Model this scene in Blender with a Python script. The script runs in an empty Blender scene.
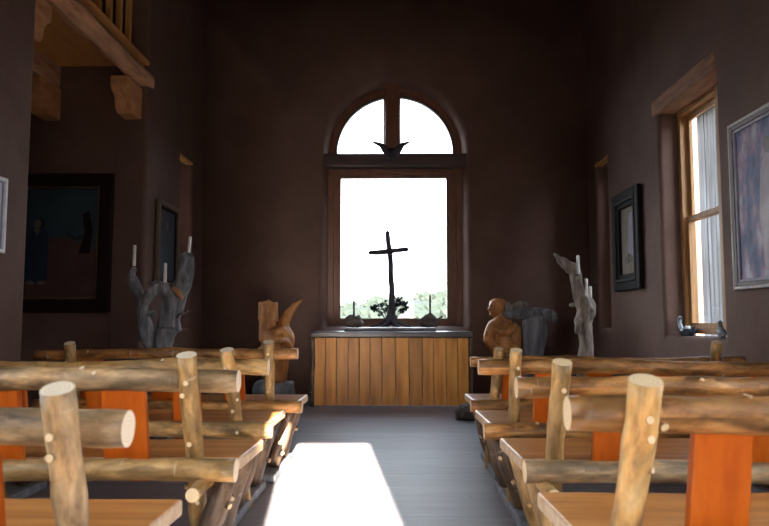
import bpy, bmesh, math, random
from mathutils import Vector, Matrix, noise
from mathutils.geometry import tessellate_polygon

scene = bpy.context.scene
COL = scene.collection
PI = math.pi

# ------------------------------------------------------------------ materials
def new_mat(name):
    m = bpy.data.materials.new(name)
    m.use_nodes = True
    nt = m.node_tree
    b = nt.nodes["Principled BSDF"]
    return m, nt, b

def N(nt, typ, **kw):
    n = nt.nodes.new(typ)
    for k, v in kw.items():
        if k in n.inputs:
            n.inputs[k].default_value = v
        else:
            setattr(n, k, v)
    return n

def ramp(nt, stops):
    r = nt.nodes.new('ShaderNodeValToRGB')
    e = r.color_ramp.elements
    while len(e) < len(stops):
        e.new(0.5)
    for i, (p, c) in enumerate(stops):
        e[i].position = p
        e[i].color = (c[0], c[1], c[2], 1)
    return r

def noise_mat(name, stops, scale=(6, 6, 6), nscale=1.0, detail=6, rough=0.7, bump=0.0, bscale=None, uv=False, spec=0.5, dist=0.02):
    m, nt, b = new_mat(name)
    tc = N(nt, 'ShaderNodeTexCoord')
    mp = N(nt, 'ShaderNodeMapping')
    mp.inputs['Scale'].default_value = scale
    nt.links.new(tc.outputs['UV' if uv else 'Object'], mp.inputs['Vector'])
    nz = N(nt, 'ShaderNodeTexNoise')
    nz.inputs['Scale'].default_value = nscale
    nz.inputs['Detail'].default_value = detail
    nz.inputs['Roughness'].default_value = 0.62
    nt.links.new(mp.outputs[0], nz.inputs['Vector'])
    r = ramp(nt, stops)
    nt.links.new(nz.outputs['Fac'], r.inputs['Fac'])
    nt.links.new(r.outputs['Color'], b.inputs['Base Color'])
    b.inputs['Roughness'].default_value = rough
    b.inputs['Specular IOR Level'].default_value = spec
    if bump:
        bp = N(nt, 'ShaderNodeBump')
        bp.inputs['Strength'].default_value = bump
        bp.inputs['Distance'].default_value = dist
        if bscale:
            n2 = N(nt, 'ShaderNodeTexNoise')
            n2.inputs['Scale'].default_value = bscale
            n2.inputs['Detail'].default_value = 5
            nt.links.new(tc.outputs['UV' if uv else 'Object'], n2.inputs['Vector'])
            nt.links.new(n2.outputs['Fac'], bp.inputs['Height'])
        else:
            nt.links.new(nz.outputs['Fac'], bp.inputs['Height'])
        nt.links.new(bp.outputs[0], b.inputs['Normal'])
    return m

def flat_mat(name, c, rough=0.6, metal=0.0, spec=0.5):
    m, nt, b = new_mat(name)
    tc = N(nt, 'ShaderNodeTexCoord')
    nz = N(nt, 'ShaderNodeTexNoise')
    nz.inputs['Scale'].default_value = 14
    nt.links.new(tc.outputs['Object'], nz.inputs['Vector'])
    r = ramp(nt, [(0.3, [x * 0.85 for x in c]), (0.7, [min(1, x * 1.12) for x in c])])
    nt.links.new(nz.outputs['Fac'], r.inputs['Fac'])
    nt.links.new(r.outputs['Color'], b.inputs['Base Color'])
    b.inputs['Roughness'].default_value = rough
    b.inputs['Metallic'].default_value = metal
    b.inputs['Specular IOR Level'].default_value = spec
    return m

def bark_mat(name, dark, mid, light, rough=0.42):
    """peeled, varnished log: blotches, streaks along the grain, pale scars, thin rings. UV = metres along / around."""
    m, nt, b = new_mat(name)
    tc = N(nt, 'ShaderNodeTexCoord')
    mp = N(nt, 'ShaderNodeMapping'); mp.inputs['Scale'].default_value = (7, 22, 1)
    nt.links.new(tc.outputs['UV'], mp.inputs['Vector'])
    nz = N(nt, 'ShaderNodeTexNoise'); nz.inputs['Scale'].default_value = 1; nz.inputs['Detail'].default_value = 7
    nz.inputs['Roughness'].default_value = 0.65
    nt.links.new(mp.outputs[0], nz.inputs['Vector'])
    r = ramp(nt, [(0.33, dark), (0.5, mid), (0.68, light)])
    nt.links.new(nz.outputs['Fac'], r.inputs['Fac'])
    # thin rings / scars across the log
    mp2 = N(nt, 'ShaderNodeMapping'); mp2.inputs['Scale'].default_value = (38, 5, 1)
    nt.links.new(tc.outputs['UV'], mp2.inputs['Vector'])
    n2 = N(nt, 'ShaderNodeTexNoise'); n2.inputs['Scale'].default_value = 1; n2.inputs['Detail'].default_value = 3
    nt.links.new(mp2.outputs[0], n2.inputs['Vector'])
    r2 = ramp(nt, [(0.66, (0, 0, 0)), (0.74, (1, 1, 1))])
    nt.links.new(n2.outputs['Fac'], r2.inputs['Fac'])
    mul = N(nt, 'ShaderNodeMath', operation='MULTIPLY'); mul.inputs[1].default_value = 0.55
    nt.links.new(r2.outputs['Color'], mul.inputs[0])
    mx = N(nt, 'ShaderNodeMix', data_type='RGBA')
    nt.links.new(mul.outputs[0], mx.inputs['Factor'])
    mp3 = N(nt, 'ShaderNodeMapping'); mp3.inputs['Scale'].default_value = (3.2, 9, 1)
    nt.links.new(tc.outputs['UV'], mp3.inputs['Vector'])
    n3 = N(nt, 'ShaderNodeTexNoise'); n3.inputs['Scale'].default_value = 1; n3.inputs['Detail'].default_value = 4; n3.inputs['Distortion'].default_value = 1.2
    nt.links.new(mp3.outputs[0], n3.inputs['Vector'])
    r3 = ramp(nt, [(0.36, [dark[k] * 1.5 for k in range(3)]), (0.46, (0.62, 0.58, 0.54)), (0.56, (1.0, 0.97, 0.93)), (0.66, (1.28, 1.12, 0.92))])
    r3.color_ramp.elements[0].color = (0.42, 0.42, 0.43, 1)
    nt.links.new(n3.outputs['Fac'], r3.inputs['Fac'])
    mv = N(nt, 'ShaderNodeVectorMath', operation='MULTIPLY')
    nt.links.new(r.outputs['Color'], mv.inputs[0]); nt.links.new(r3.outputs['Color'], mv.inputs[1])
    nt.links.new(mv.outputs[0], mx.inputs[6])
    mx.inputs[7].default_value = (0.60, 0.48, 0.34, 1)
    nt.links.new(mx.outputs[2], b.inputs['Base Color'])
    b.inputs['Roughness'].default_value = rough
    b.inputs['Specular IOR Level'].default_value = 0.38
    bp = N(nt, 'ShaderNodeBump'); bp.inputs['Strength'].default_value = 0.35; bp.inputs['Distance'].default_value = 0.01
    nt.links.new(nz.outputs['Fac'], bp.inputs['Height'])
    nt.links.new(bp.outputs[0], b.inputs['Normal'])
    return m

def cut_mat(name, a, c):
    """sawn log end: growth rings around the UV centre"""
    m, nt, b = new_mat(name)
    tc = N(nt, 'ShaderNodeTexCoord')
    w = N(nt, 'ShaderNodeTexWave', wave_type='RINGS', rings_direction='Z')
    w.inputs['Scale'].default_value = 45; w.inputs['Distortion'].default_value = 1.5
    nt.links.new(tc.outputs['UV'], w.inputs['Vector'])
    r = ramp(nt, [(0.1, a), (0.7, c)])
    nt.links.new(w.outputs['Fac'], r.inputs['Fac'])
    nt.links.new(r.outputs['Color'], b.inputs['Base Color'])
    b.inputs['Roughness'].default_value = 0.6
    return m

def plank_island_mat(name, c1, c2, c3, scale, rough=0.5):
    """boards: each board of the mesh gets its own tone"""
    m, nt, b = new_mat(name)
    tc = N(nt, 'ShaderNodeTexCoord'); geo = N(nt, 'ShaderNodeNewGeometry')
    mp = N(nt, 'ShaderNodeMapping'); mp.inputs['Scale'].default_value = scale
    nt.links.new(tc.outputs['Object'], mp.inputs['Vector'])
    addv = N(nt, 'ShaderNodeVectorMath', operation='ADD')
    comb = N(nt, 'ShaderNodeCombineXYZ')
    m10 = N(nt, 'ShaderNodeMath', operation='MULTIPLY'); m10.inputs[1].default_value = 37
    nt.links.new(geo.outputs['Random Per Island'], m10.inputs[0])
    for k in range(3):
        nt.links.new(m10.outputs[0], comb.inputs[k])
    nt.links.new(mp.outputs[0], addv.inputs[0]); nt.links.new(comb.outputs[0], addv.inputs[1])
    nz = N(nt, 'ShaderNodeTexNoise'); nz.inputs['Scale'].default_value = 1; nz.inputs['Detail'].default_value = 6
    nt.links.new(addv.outputs[0], nz.inputs['Vector'])
    r = ramp(nt, [(0.3, c1), (0.5, c2), (0.72, c3)])
    nt.links.new(nz.outputs['Fac'], r.inputs['Fac'])
    mr = N(nt, 'ShaderNodeMapRange'); mr.inputs['To Min'].default_value = 0.72; mr.inputs['To Max'].default_value = 1.15
    nt.links.new(geo.outputs['Random Per Island'], mr.inputs['Value'])
    vm = N(nt, 'ShaderNodeVectorMath', operation='SCALE')
    nt.links.new(r.outputs['Color'], vm.inputs[0]); nt.links.new(mr.outputs[0], vm.inputs['Scale'])
    nt.links.new(vm.outputs[0], b.inputs['Base Color'])
    b.inputs['Roughness'].default_value = rough
    return m

def floor_mat():
    m, nt, b = new_mat('grey_floorboards')
    tc = N(nt, 'ShaderNodeTexCoord')
    sep = N(nt, 'ShaderNodeSeparateXYZ'); nt.links.new(tc.outputs['Object'], sep.inputs[0])
    dv = N(nt, 'ShaderNodeMath', operation='DIVIDE'); dv.inputs[1].default_value = 0.16
    nt.links.new(sep.outputs['Y'], dv.inputs[0])
    fl = N(nt, 'ShaderNodeMath', operation='FLOOR'); nt.links.new(dv.outputs[0], fl.inputs[0])
    fr = N(nt, 'ShaderNodeMath', operation='FRACT'); nt.links.new(dv.outputs[0], fr.inputs[0])
    wn = N(nt, 'ShaderNodeTexWhiteNoise', noise_dimensions='1D'); nt.links.new(fl.outputs[0], wn.inputs['W'])
    mp = N(nt, 'ShaderNodeMapping'); mp.inputs['Scale'].default_value = (2.5, 22, 1)
    nt.links.new(tc.outputs['Object'], mp.inputs['Vector'])
    nz = N(nt, 'ShaderNodeTexNoise'); nz.inputs['Scale'].default_value = 1; nz.inputs['Detail'].default_value = 6
    nt.links.new(mp.outputs[0], nz.inputs['Vector'])
    r = ramp(nt, [(0.3, (0.195, 0.172, 0.180)), (0.55, (0.235, 0.207, 0.216)), (0.75, (0.268, 0.238, 0.245))])
    nt.links.new(nz.outputs['Fac'], r.inputs['Fac'])
    mr = N(nt, 'ShaderNodeMapRange'); mr.inputs['To Min'].default_value = 0.86; mr.inputs['To Max'].default_value = 1.1
    nt.links.new(wn.outputs['Value'], mr.inputs['Value'])
    # seams
    lt = N(nt, 'ShaderNodeMath', operation='LESS_THAN'); lt.inputs[1].default_value = 0.035
    nt.links.new(fr.outputs[0], lt.inputs[0])
    sm = N(nt, 'ShaderNodeMapRange'); sm.inputs['To Min'].default_value = 1.0; sm.inputs['To Max'].default_value = 0.72
    nt.links.new(lt.outputs[0], sm.inputs['Value'])
    # knots and nail heads: sparse dark specks
    vo = N(nt, 'ShaderNodeTexVoronoi'); vo.inputs['Scale'].default_value = 5.0
    nt.links.new(tc.outputs['Object'], vo.inputs['Vector'])
    kr = ramp(nt, [(0.03, (0.45, 0.45, 0.45)), (0.075, (1, 1, 1))])
    nt.links.new(vo.outputs['Distance'], kr.inputs['Fac'])
    v1 = N(nt, 'ShaderNodeVectorMath', operation='SCALE'); v2 = N(nt, 'ShaderNodeVectorMath', operation='SCALE')
    v3 = N(nt, 'ShaderNodeVectorMath', operation='MULTIPLY')
    nt.links.new(r.outputs['Color'], v1.inputs[0]); nt.links.new(mr.outputs[0], v1.inputs['Scale'])
    nt.links.new(v1.outputs[0], v2.inputs[0]); nt.links.new(sm.outputs[0], v2.inputs['Scale'])
    nt.links.new(v2.outputs[0], v3.inputs[0]); nt.links.new(kr.outputs['Color'], v3.inputs[1])
    nt.links.new(v3.outputs[0], b.inputs['Base Color'])
    b.inputs['Roughness'].default_value = 0.5
    bp = N(nt, 'ShaderNodeBump'); bp.inputs['Strength'].default_value = 0.2; bp.inputs['Distance'].default_value = 0.01
    nt.links.new(nz.outputs['Fac'], bp.inputs['Height']); nt.links.new(bp.outputs[0], b.inputs['Normal'])
    return m

def glass_mat():
    m = bpy.data.materials.new('window_glass'); m.use_nodes = True
    nt = m.node_tree; nt.nodes.clear()
    out = N(nt, 'ShaderNodeOutputMaterial')
    tr = N(nt, 'ShaderNodeBsdfTransparent'); tr.inputs['Color'].default_value = (0.95, 0.97, 0.97, 1)
    gl = N(nt, 'ShaderNodeBsdfGlossy'); gl.inputs['Roughness'].default_value = 0.02
    mx = N(nt, 'ShaderNodeMixShader'); lw = N(nt, 'ShaderNodeLayerWeight'); lw.inputs['Blend'].default_value = 0.5
    pw = N(nt, 'ShaderNodeMath', operation='POWER'); pw.inputs[1].default_value = 4.0
    ma = N(nt, 'ShaderNodeMath', operation='MULTIPLY_ADD'); ma.inputs[1].default_value = 0.5; ma.inputs[2].default_value = 0.03
    nt.links.new(lw.outputs['Facing'], pw.inputs[0]); nt.links.new(pw.outputs[0], ma.inputs[0])
    nt.links.new(ma.outputs[0], mx.inputs['Fac'])
    nt.links.new(tr.outputs[0], mx.inputs[1]); nt.links.new(gl.outputs[0], mx.inputs[2])
    nt.links.new(mx.outputs[0], out.inputs['Surface'])
    return m

M = {}
M['plaster'] = noise_mat('brown_mud_plaster', [(0.3, (0.108, 0.057, 0.043)), (0.55, (0.143, 0.077, 0.058)), (0.78, (0.176, 0.101, 0.078))],
                         scale=(1.1, 1.1, 1.1), nscale=1.6, detail=8, rough=0.72, bump=0.35, bscale=9, spec=0.36)
M['floor'] = floor_mat()
M['ceiling'] = noise_mat('ceiling_boards', [(0.3, (0.09, 0.055, 0.035)), (0.7, (0.15, 0.09, 0.055))], scale=(12, 1, 1), rough=0.8)
M['bark_tan'] = bark_mat('bark_tan', (0.25, 0.13, 0.045), (0.50, 0.29, 0.105), (0.64, 0.43, 0.20))
M['bark_grey'] = bark_mat('bark_grey', (0.14, 0.085, 0.045), (0.40, 0.255, 0.13), (0.60, 0.42, 0.24))
M['bark_red'] = bark_mat('bark_red', (0.16, 0.065, 0.02), (0.44, 0.20, 0.062), (0.60, 0.33, 0.125), rough=0.34)
M['bark_dark'] = bark_mat('bark_dark', (0.06, 0.036, 0.022), (0.12, 0.072, 0.042), (0.20, 0.13, 0.08), rough=0.5)
M['cut'] = cut_mat('sawn_log_end', (0.64, 0.44, 0.23), (0.76, 0.56, 0.33))
M['cut_pale'] = cut_mat('pale_sawn_end', (0.72, 0.55, 0.37), (0.82, 0.67, 0.49))
M['seat'] = noise_mat('varnished_plank', [(0.3, (0.42, 0.145, 0.034)), (0.52, (0.60, 0.235, 0.06)), (0.75, (0.70, 0.32, 0.10))], spec=0.28,
                      scale=(1.6, 24, 24), nscale=1, rough=0.38, bump=0.08)
M['seat_edge'] = noise_mat('waney_edge', [(0.3, (0.36, 0.22, 0.12)), (0.7, (0.58, 0.42, 0.27))], scale=(14, 30, 30), rough=0.6, bump=0.2)
M['board'] = noise_mat('orange_board', [(0.3, (0.42, 0.068, 0.004)), (0.52, (0.55, 0.105, 0.005)), (0.75, (0.64, 0.145, 0.010))], spec=0.3,
                       scale=(18, 18, 2.2), nscale=1, rough=0.4, bump=0.06)
M['altar_board'] = plank_island_mat('altar_pine', (0.46, 0.155, 0.018), (0.68, 0.26, 0.032), (0.80, 0.36, 0.06), (14, 14, 1.6), 0.45)
M['dark_wood'] = noise_mat('dark_slab', [(0.3, (0.030, 0.022, 0.020)), (0.7, (0.075, 0.056, 0.050))], scale=(3, 24, 24), rough=0.35, bump=0.1)
M['window_wood'] = noise_mat('reddish_frame_wood', [(0.3, (0.13, 0.050, 0.026)), (0.7, (0.22, 0.092, 0.05))], scale=(14, 14, 3), rough=0.45)
M['dark_frame'] = noise_mat('dark_beam_wood', [(0.3, (0.045, 0.026, 0.024)), (0.7, (0.085, 0.05, 0.044))], scale=(4, 14, 14), rough=0.5)
M['pine'] = noise_mat('golden_pine', [(0.3, (0.29, 0.135, 0.045)), (0.55, (0.42, 0.215, 0.08)), (0.75, (0.50, 0.28, 0.12))], scale=(18, 18, 2.5), rough=0.45)
M['lintel'] = noise_mat('hewn_lintel', [(0.3, (0.20, 0.095, 0.055)), (0.55, (0.42, 0.215, 0.13)), (0.75, (0.54, 0.30, 0.19))], scale=(20, 3, 20), rough=0.75, bump=0.5)
M['beam'] = noise_mat('hewn_beam', [(0.28, (0.26, 0.115, 0.055)), (0.5, (0.62, 0.33, 0.18)), (0.75, (0.76, 0.46, 0.28))], scale=(10, 2, 14), nscale=1, rough=0.7, bump=0.5)
M['loft_wood'] = noise_mat('loft_wood', [(0.3, (0.50, 0.22, 0.055)), (0.7, (0.72, 0.36, 0.11))], scale=(14, 14, 2), rough=0.6)
M['loft_deck'] = noise_mat('loft_deck_boards', [(0.3, (0.52, 0.23, 0.06)), (0.7, (0.74, 0.36, 0.11))], scale=(14, 1.5, 14), rough=0.6)
M['corbel'] = noise_mat('corbel_wood', [(0.3, (0.44, 0.19, 0.075)), (0.7, (0.72, 0.36, 0.155))], scale=(20, 4, 14), rough=0.6, bump=0.2, spec=0.25)
M['drift'] = noise_mat('grey_driftwood', [(0.28, (0.055, 0.054, 0.058)), (0.5, (0.16, 0.158, 0.168)), (0.72, (0.34, 0.335, 0.35))], scale=(16, 16, 3.2), nscale=1, rough=0.8, bump=0.55)
M['drift_tan'] = noise_mat('tan_driftwood', [(0.28, (0.08, 0.062, 0.05)), (0.5, (0.25, 0.20, 0.165)), (0.72, (0.46, 0.38, 0.31))], scale=(22, 22, 3.5), nscale=1, rough=0.8, bump=0.6)
M['drift_blue'] = noise_mat('smooth_grey_wood', [(0.28, (0.12, 0.12, 0.13)), (0.5, (0.21, 0.21, 0.23)), (0.72, (0.32, 0.32, 0.34))], scale=(18, 18, 2.5), nscale=1, rough=0.6, bump=0.3)
M['carved'] = noise_mat('carved_orange_wood', [(0.28, (0.20, 0.065, 0.016)), (0.5, (0.46, 0.18, 0.045)), (0.75, (0.62, 0.29, 0.09))], scale=(9, 9, 4), nscale=1.3, rough=0.5, bump=0.3)
M['carved_brown'] = noise_mat('carved_brown_wood', [(0.28, (0.10, 0.042, 0.02)), (0.5, (0.21, 0.095, 0.043)), (0.75, (0.32, 0.16, 0.075))], scale=(14, 14, 3), nscale=1.3, rough=0.6, bump=0.4)
M['raw_break'] = flat_mat('broken_wood', (0.42, 0.21, 0.10), 0.7)
M['wax'] = flat_mat('candle_wax', (0.78, 0.77, 0.75), 0.45)
M['wax_backlit'] = flat_mat('backlit_candle_wax', (0.12, 0.10, 0.10), 0.5)  # wax colour darkened to look backlit against the window
M['wick'] = flat_mat('burnt_wick', (0.02, 0.018, 0.016), 0.9)
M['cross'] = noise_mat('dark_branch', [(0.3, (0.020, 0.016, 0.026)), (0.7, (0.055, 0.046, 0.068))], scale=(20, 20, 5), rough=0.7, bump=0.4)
M['leaf'] = noise_mat('dark_leaf', [(0.3, (0.006, 0.010, 0.008)), (0.7, (0.02, 0.028, 0.018))], scale=(40, 40, 40), rough=0.6)
M['lump'] = noise_mat('dark_burl', [(0.3, (0.05, 0.034, 0.028)), (0.7, (0.14, 0.10, 0.08))], scale=(18, 18, 18), rough=0.7, bump=0.5)
M['frame_black'] = flat_mat('black_frame', (0.010, 0.009, 0.010), 0.5, spec=0.15)
M['frame_darkred'] = flat_mat('dark_frame_red', (0.020, 0.008, 0.008), 0.6, spec=0.15)
M['frame_gilt'] = flat_mat('dull_gilt', (0.12, 0.075, 0.045), 0.5)
M['frame_white'] = flat_mat('whitewashed_frame', (0.80, 0.81, 0.83), 0.5)
M['frame_silver'] = noise_mat('pale_weathered_frame', [(0.3, (0.30, 0.25, 0.25)), (0.7, (0.52, 0.46, 0.46))], scale=(30, 4, 4), rough=0.45)
M['frame_mauve'] = flat_mat('mauve_inner_frame', (0.10, 0.065, 0.07), 0.5)
M['frame_lav'] = flat_mat('lavender_slip', (0.26, 0.24, 0.31), 0.5)
M['plate'] = flat_mat('grey_plate', (0.03, 0.03, 0.033), 0.5, spec=0.2)
M['paint_teal'] = noise_mat('oil_teal', [(0.3, (0.018, 0.036, 0.046)), (0.7, (0.042, 0.072, 0.084))], scale=(3, 3, 3), rough=0.55)
M['paint_red'] = noise_mat('oil_red_earth', [(0.3, (0.055, 0.022, 0.020)), (0.7, (0.10, 0.042, 0.036))], scale=(4, 4, 4), rough=0.55)
M['paint_blue'] = noise_mat('oil_blue_robe', [(0.3, (0.008, 0.017, 0.036)), (0.7, (0.018, 0.034, 0.062))], scale=(8, 8, 8), rough=0.55)
M['paint_skin'] = flat_mat('oil_skin', (0.15, 0.115, 0.095), 0.55)
M['paint_black'] = flat_mat('oil_black', (0.012, 0.011, 0.012), 0.5)
M['paint_night'] = noise_mat('oil_night', [(0.3, (0.02, 0.022, 0.034)), (0.7, (0.06, 0.065, 0.09))], scale=(3, 7, 7), rough=0.5)
M['paint_pale'] = noise_mat('oil_parchment', [(0.3, (0.12, 0.085, 0.06)), (0.7, (0.24, 0.19, 0.145))], scale=(5, 9, 3), rough=0.5)
M['paint_abstract'] = noise_mat('oil_blue_grey', [(0.36, (0.03, 0.042, 0.11)), (0.46, (0.10, 0.115, 0.25)), (0.53, (0.25, 0.15, 0.25)), (0.63, (0.45, 0.45, 0.56))], spec=0.2,
                                scale=(5, 8, 2.2), nscale=1.2, detail=9, rough=0.5, bump=0.3)
M['paint_pink'] = noise_mat('oil_rose_robe', [(0.3, (0.16, 0.13, 0.20)), (0.5, (0.28, 0.19, 0.25)), (0.68, (0.40, 0.34, 0.40))], detail=9, scale=(5, 9, 3), rough=0.5)
M['paint_lav'] = noise_mat('oil_lavender', [(0.3, (0.50, 0.50, 0.68)), (0.7, (0.76, 0.79, 0.88))], scale=(4, 5, 3), rough=0.5)
M['ceramic'] = flat_mat('dark_ceramic', (0.06, 0.075, 0.105), 0.25)
M['ceramic_pale'] = flat_mat('grey_ceramic', (0.22, 0.23, 0.26), 0.3)
M['glass'] = glass_mat()
M['scrub'] = noise_mat('scrub_hill', [(0.3, (0.022, 0.028, 0.022)), (0.5, (0.034, 0.039, 0.033)), (0.7, (0.046, 0.049, 0.043))], scale=(0.22, 0.22, 0.22), nscale=1, rough=0.95, spec=0.1)
M['shrub'] = noise_mat('shrub_green', [(0.3, (0.018, 0.024, 0.019)), (0.7, (0.032, 0.038, 0.030))], scale=(0.8, 0.8, 0.8), rough=0.95, spec=0.1)

# ------------------------------------------------------------------ object helpers
def tag(o, label=None, cat=None, group=None, kind=None):
    if label: o['label'] = label
    if cat: o['category'] = cat
    if group: o['group'] = group
    if kind: o['kind'] = kind
    return o

def empty(name, loc, label, cat, group=None, kind=None):
    o = bpy.data.objects.new(name, None)
    o.empty_display_size = 0.1
    o.location = loc
    COL.objects.link(o)
    return tag(o, label, cat, group, kind)

def obj(name, bm, mats, parent=None, loc=None, smooth=False, world=True):
    """link bm as one object. With a parent the mesh is in the parent's coordinates."""
    me = bpy.data.meshes.new(name)
    bmesh.ops.recalc_face_normals(bm, faces=bm.faces[:])
    bm.to_mesh(me); bm.free()
    for m in (mats if isinstance(mats, (list, tuple)) else [mats]):
        me.materials.append(m)
    if smooth:
        for p in me.polygons: p.use_smooth = True
    o = bpy.data.objects.new(name, me)
    COL.objects.link(o)
    if parent: o.parent = parent
    if loc is not None: o.location = loc
    return o

def bevel(o, w, seg=2, angle=30):
    md = o.modifiers.new('edge', 'BEVEL')
    md.width = w; md.segments = seg; md.limit_method = 'ANGLE'; md.angle_limit = math.radians(angle)
    return o

def box(bm, x0, x1, y0, y1, z0, z1, mat=0):
    vs = [bm.verts.new((x, y, z)) for x in (x0, x1) for y in (y0, y1) for z in (z0, z1)]
    fs = [(0, 1, 3, 2), (4, 6, 7, 5), (0, 4, 5, 1), (2, 3, 7, 6), (0, 2, 6, 4), (1, 5, 7, 3)]
    out = []
    for f in fs:
        fc = bm.faces.new([vs[i] for i in f]); fc.material_index = mat; out.append(fc)
    return vs

def bar(bm, p0, p1, w, d, mat=0, up=Vector((0, 1, 0))):
    """rectangular bar from p0 to p1: w across, d along `up`"""
    p0, p1 = Vector(p0), Vector(p1)
    t = (p1 - p0).normalized()
    a = t.cross(up).normalized(); b2 = a.cross(t).normalized()
    vs = []
    for p in (p0, p1):
        for sx, sy in ((-1, -1), (1, -1), (1, 1), (-1, 1)):
            vs.append(bm.verts.new(p + a * sx * w / 2 + b2 * sy * d / 2))
    for i in range(4):
        bm.faces.new((vs[i], vs[(i + 1) % 4], vs[4 + (i + 1) % 4], vs[4 + i])).material_index = mat
    bm.faces.new(vs[3::-1]).material_index = mat
    bm.faces.new(vs[4:]).material_index = mat

def tube(bm, pts, radii, n=14, rough=0.0, seed=0, cap=1, flat=(1, 1), dome=False, freq=9):
    """tube along pts; side = slot 0 with UV (metres along, metres round); caps = slot `cap` with UV centred on the pith"""
    uvl = bm.loops.layers.uv.verify()
    pts = [Vector(p) for p in pts]
    k = len(pts)
    t0 = (pts[1] - pts[0]).normalized()
    ref = Vector((0, 0, 1)) if abs(t0.z) < 0.85 else Vector((1, 0, 0))
    a = t0.cross(ref).normalized()
    rings, us, L = [], [], 0.0
    off = Vector((seed * 3.17, seed * 1.31, seed * 7.7))
    for i, p in enumerate(pts):
        t = (pts[min(i + 1, k - 1)] - pts[max(i - 1, 0)]).normalized()
        a = (a - t * a.dot(t)).normalized(); b2 = t.cross(a)
        if i: L += (p - pts[i - 1]).length
        us.append(L)
        ring = []
        for j in range(n):
            an = 2 * PI * j / n
            dirv = a * math.cos(an) * flat[0] + b2 * math.sin(an) * flat[1]
            r = radii[i]
            q = p + dirv * r
            if rough:
                r *= 1 + rough * noise.noise(q * freq + off) + rough * 0.5 * noise.noise(q * freq * 2.7 + off)
                q = p + dirv * r
            ring.append(bm.verts.new(q))
        rings.append(ring)
    sv = random.Random(seed).random() * 10
    for i in range(k - 1):
        for j in range(n):
            j2 = (j + 1) % n
            f = bm.faces.new((rings[i][j], rings[i][j2], rings[i + 1][j2], rings[i + 1][j]))
            f.material_index = 0; f.smooth = True
            rr = (radii[i] + radii[i + 1]) / 2
            va, vb = 2 * PI * j / n * rr, 2 * PI * (j + 1) / n * rr
            for lp, uv in zip(f.loops, ((us[i], va), (us[i], vb), (us[i + 1], vb), (us[i + 1], va))):
                lp[uvl].uv = (uv[0] + sv, uv[1] + sv)
    if dome:
        for ring, p, q, r in ((rings[0], pts[0], pts[1], radii[0]), (rings[-1], pts[-1], pts[-2], radii[-1])):
            tip = bm.verts.new(p + (p - q).normalized() * r * 0.7)
            for j in range(n):
                f = bm.faces.new((ring[j], ring[(j + 1) % n], tip)); f.smooth = True
        return
    for ring, p in ((rings[0], pts[0]), (rings[-1], pts[-1])):
        c = bm.verts.new(p)
        for j in range(n):
            f = bm.faces.new((ring[j], ring[(j + 1) % n], c)); f.material_index = cap
            for lp, uv in zip(f.loops, ((0.03 * math.cos(2 * PI * j / n), 0.03 * math.sin(2 * PI * j / n)),
                                        (0.03 * math.cos(2 * PI * (j + 1) / n), 0.03 * math.sin(2 * PI * (j + 1) / n)), (0, 0))):
                lp[uvl].uv = uv

def log_path(p0, p1, r0, r1, seg, bend, rnd):
    p0, p1 = Vector(p0), Vector(p1)
    d = p1 - p0
    t = d.normalized()
    a = t.cross(Vector((0, 0, 1)) if abs(t.z) < 0.8 else Vector((1, 0, 0))).normalized(); b2 = t.cross(a)
    ph1, ph2 = rnd.random() * 6, rnd.random() * 6
    f1, f2 = 1 + rnd.random() * 1.5, 1 + rnd.random() * 1.5
    pts, rad = [], []
    for i in range(seg + 1):
        s = i / seg
        env = math.sin(PI * s)
        pts.append(p0 + d * s + (a * math.sin(ph1 + f1 * PI * s) + b2 * math.sin(ph2 + f2 * PI * s)) * bend * env)
        rad.append(r0 + (r1 - r0) * s + rnd.uniform(-1, 1) * 0.035 * r0)
    return pts, rad

def log(name, p0, p1, r0, r1, mats, parent, seed, bend=0.008, knots=3, seg=None, n=16, flat=(1, 1)):
    """a peeled log with sawn ends and a few trimmed knots, one mesh"""
    rnd = random.Random(seed)
    bm = bmesh.new()
    L = (Vector(p1) - Vector(p0)).length
    seg = seg or max(6, int(L / 0.05))
    pts, rad = log_path(p0, p1, r0, r1, seg, bend, rnd)
    # slight swellings where branches grew
    kn = []
    for _ in range(knots):
        i = rnd.randrange(2, max(3, seg - 1)); an = rnd.uniform(0, 2 * PI)
        kn.append((i, an))
        for j, w in ((i - 1, .03), (i, .07), (min(i + 1, seg), .03)): rad[j] *= 1 + w
    tube(bm, pts, rad, n=n, rough=0.10, seed=seed, flat=flat)
    for i, an in kn:
        t = (pts[min(i + 1, seg)] - pts[i - 1]).normalized()
        a = t.cross(Vector((0.3, 0.5, 0.8))).normalized(); b2 = t.cross(a)
        dv = (a * math.cos(an) + b2 * math.sin(an)).normalized()
        rk = rad[i] * rnd.uniform(0.16, 0.28)
        tube(bm, [pts[i] + dv * rad[i] * 0.7, pts[i] + dv * rad[i] * 1.12 + t * 0.004], [rk * 1.3, rk], n=9, seed=seed + 5)
    return obj(name, bm, mats, parent)

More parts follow.
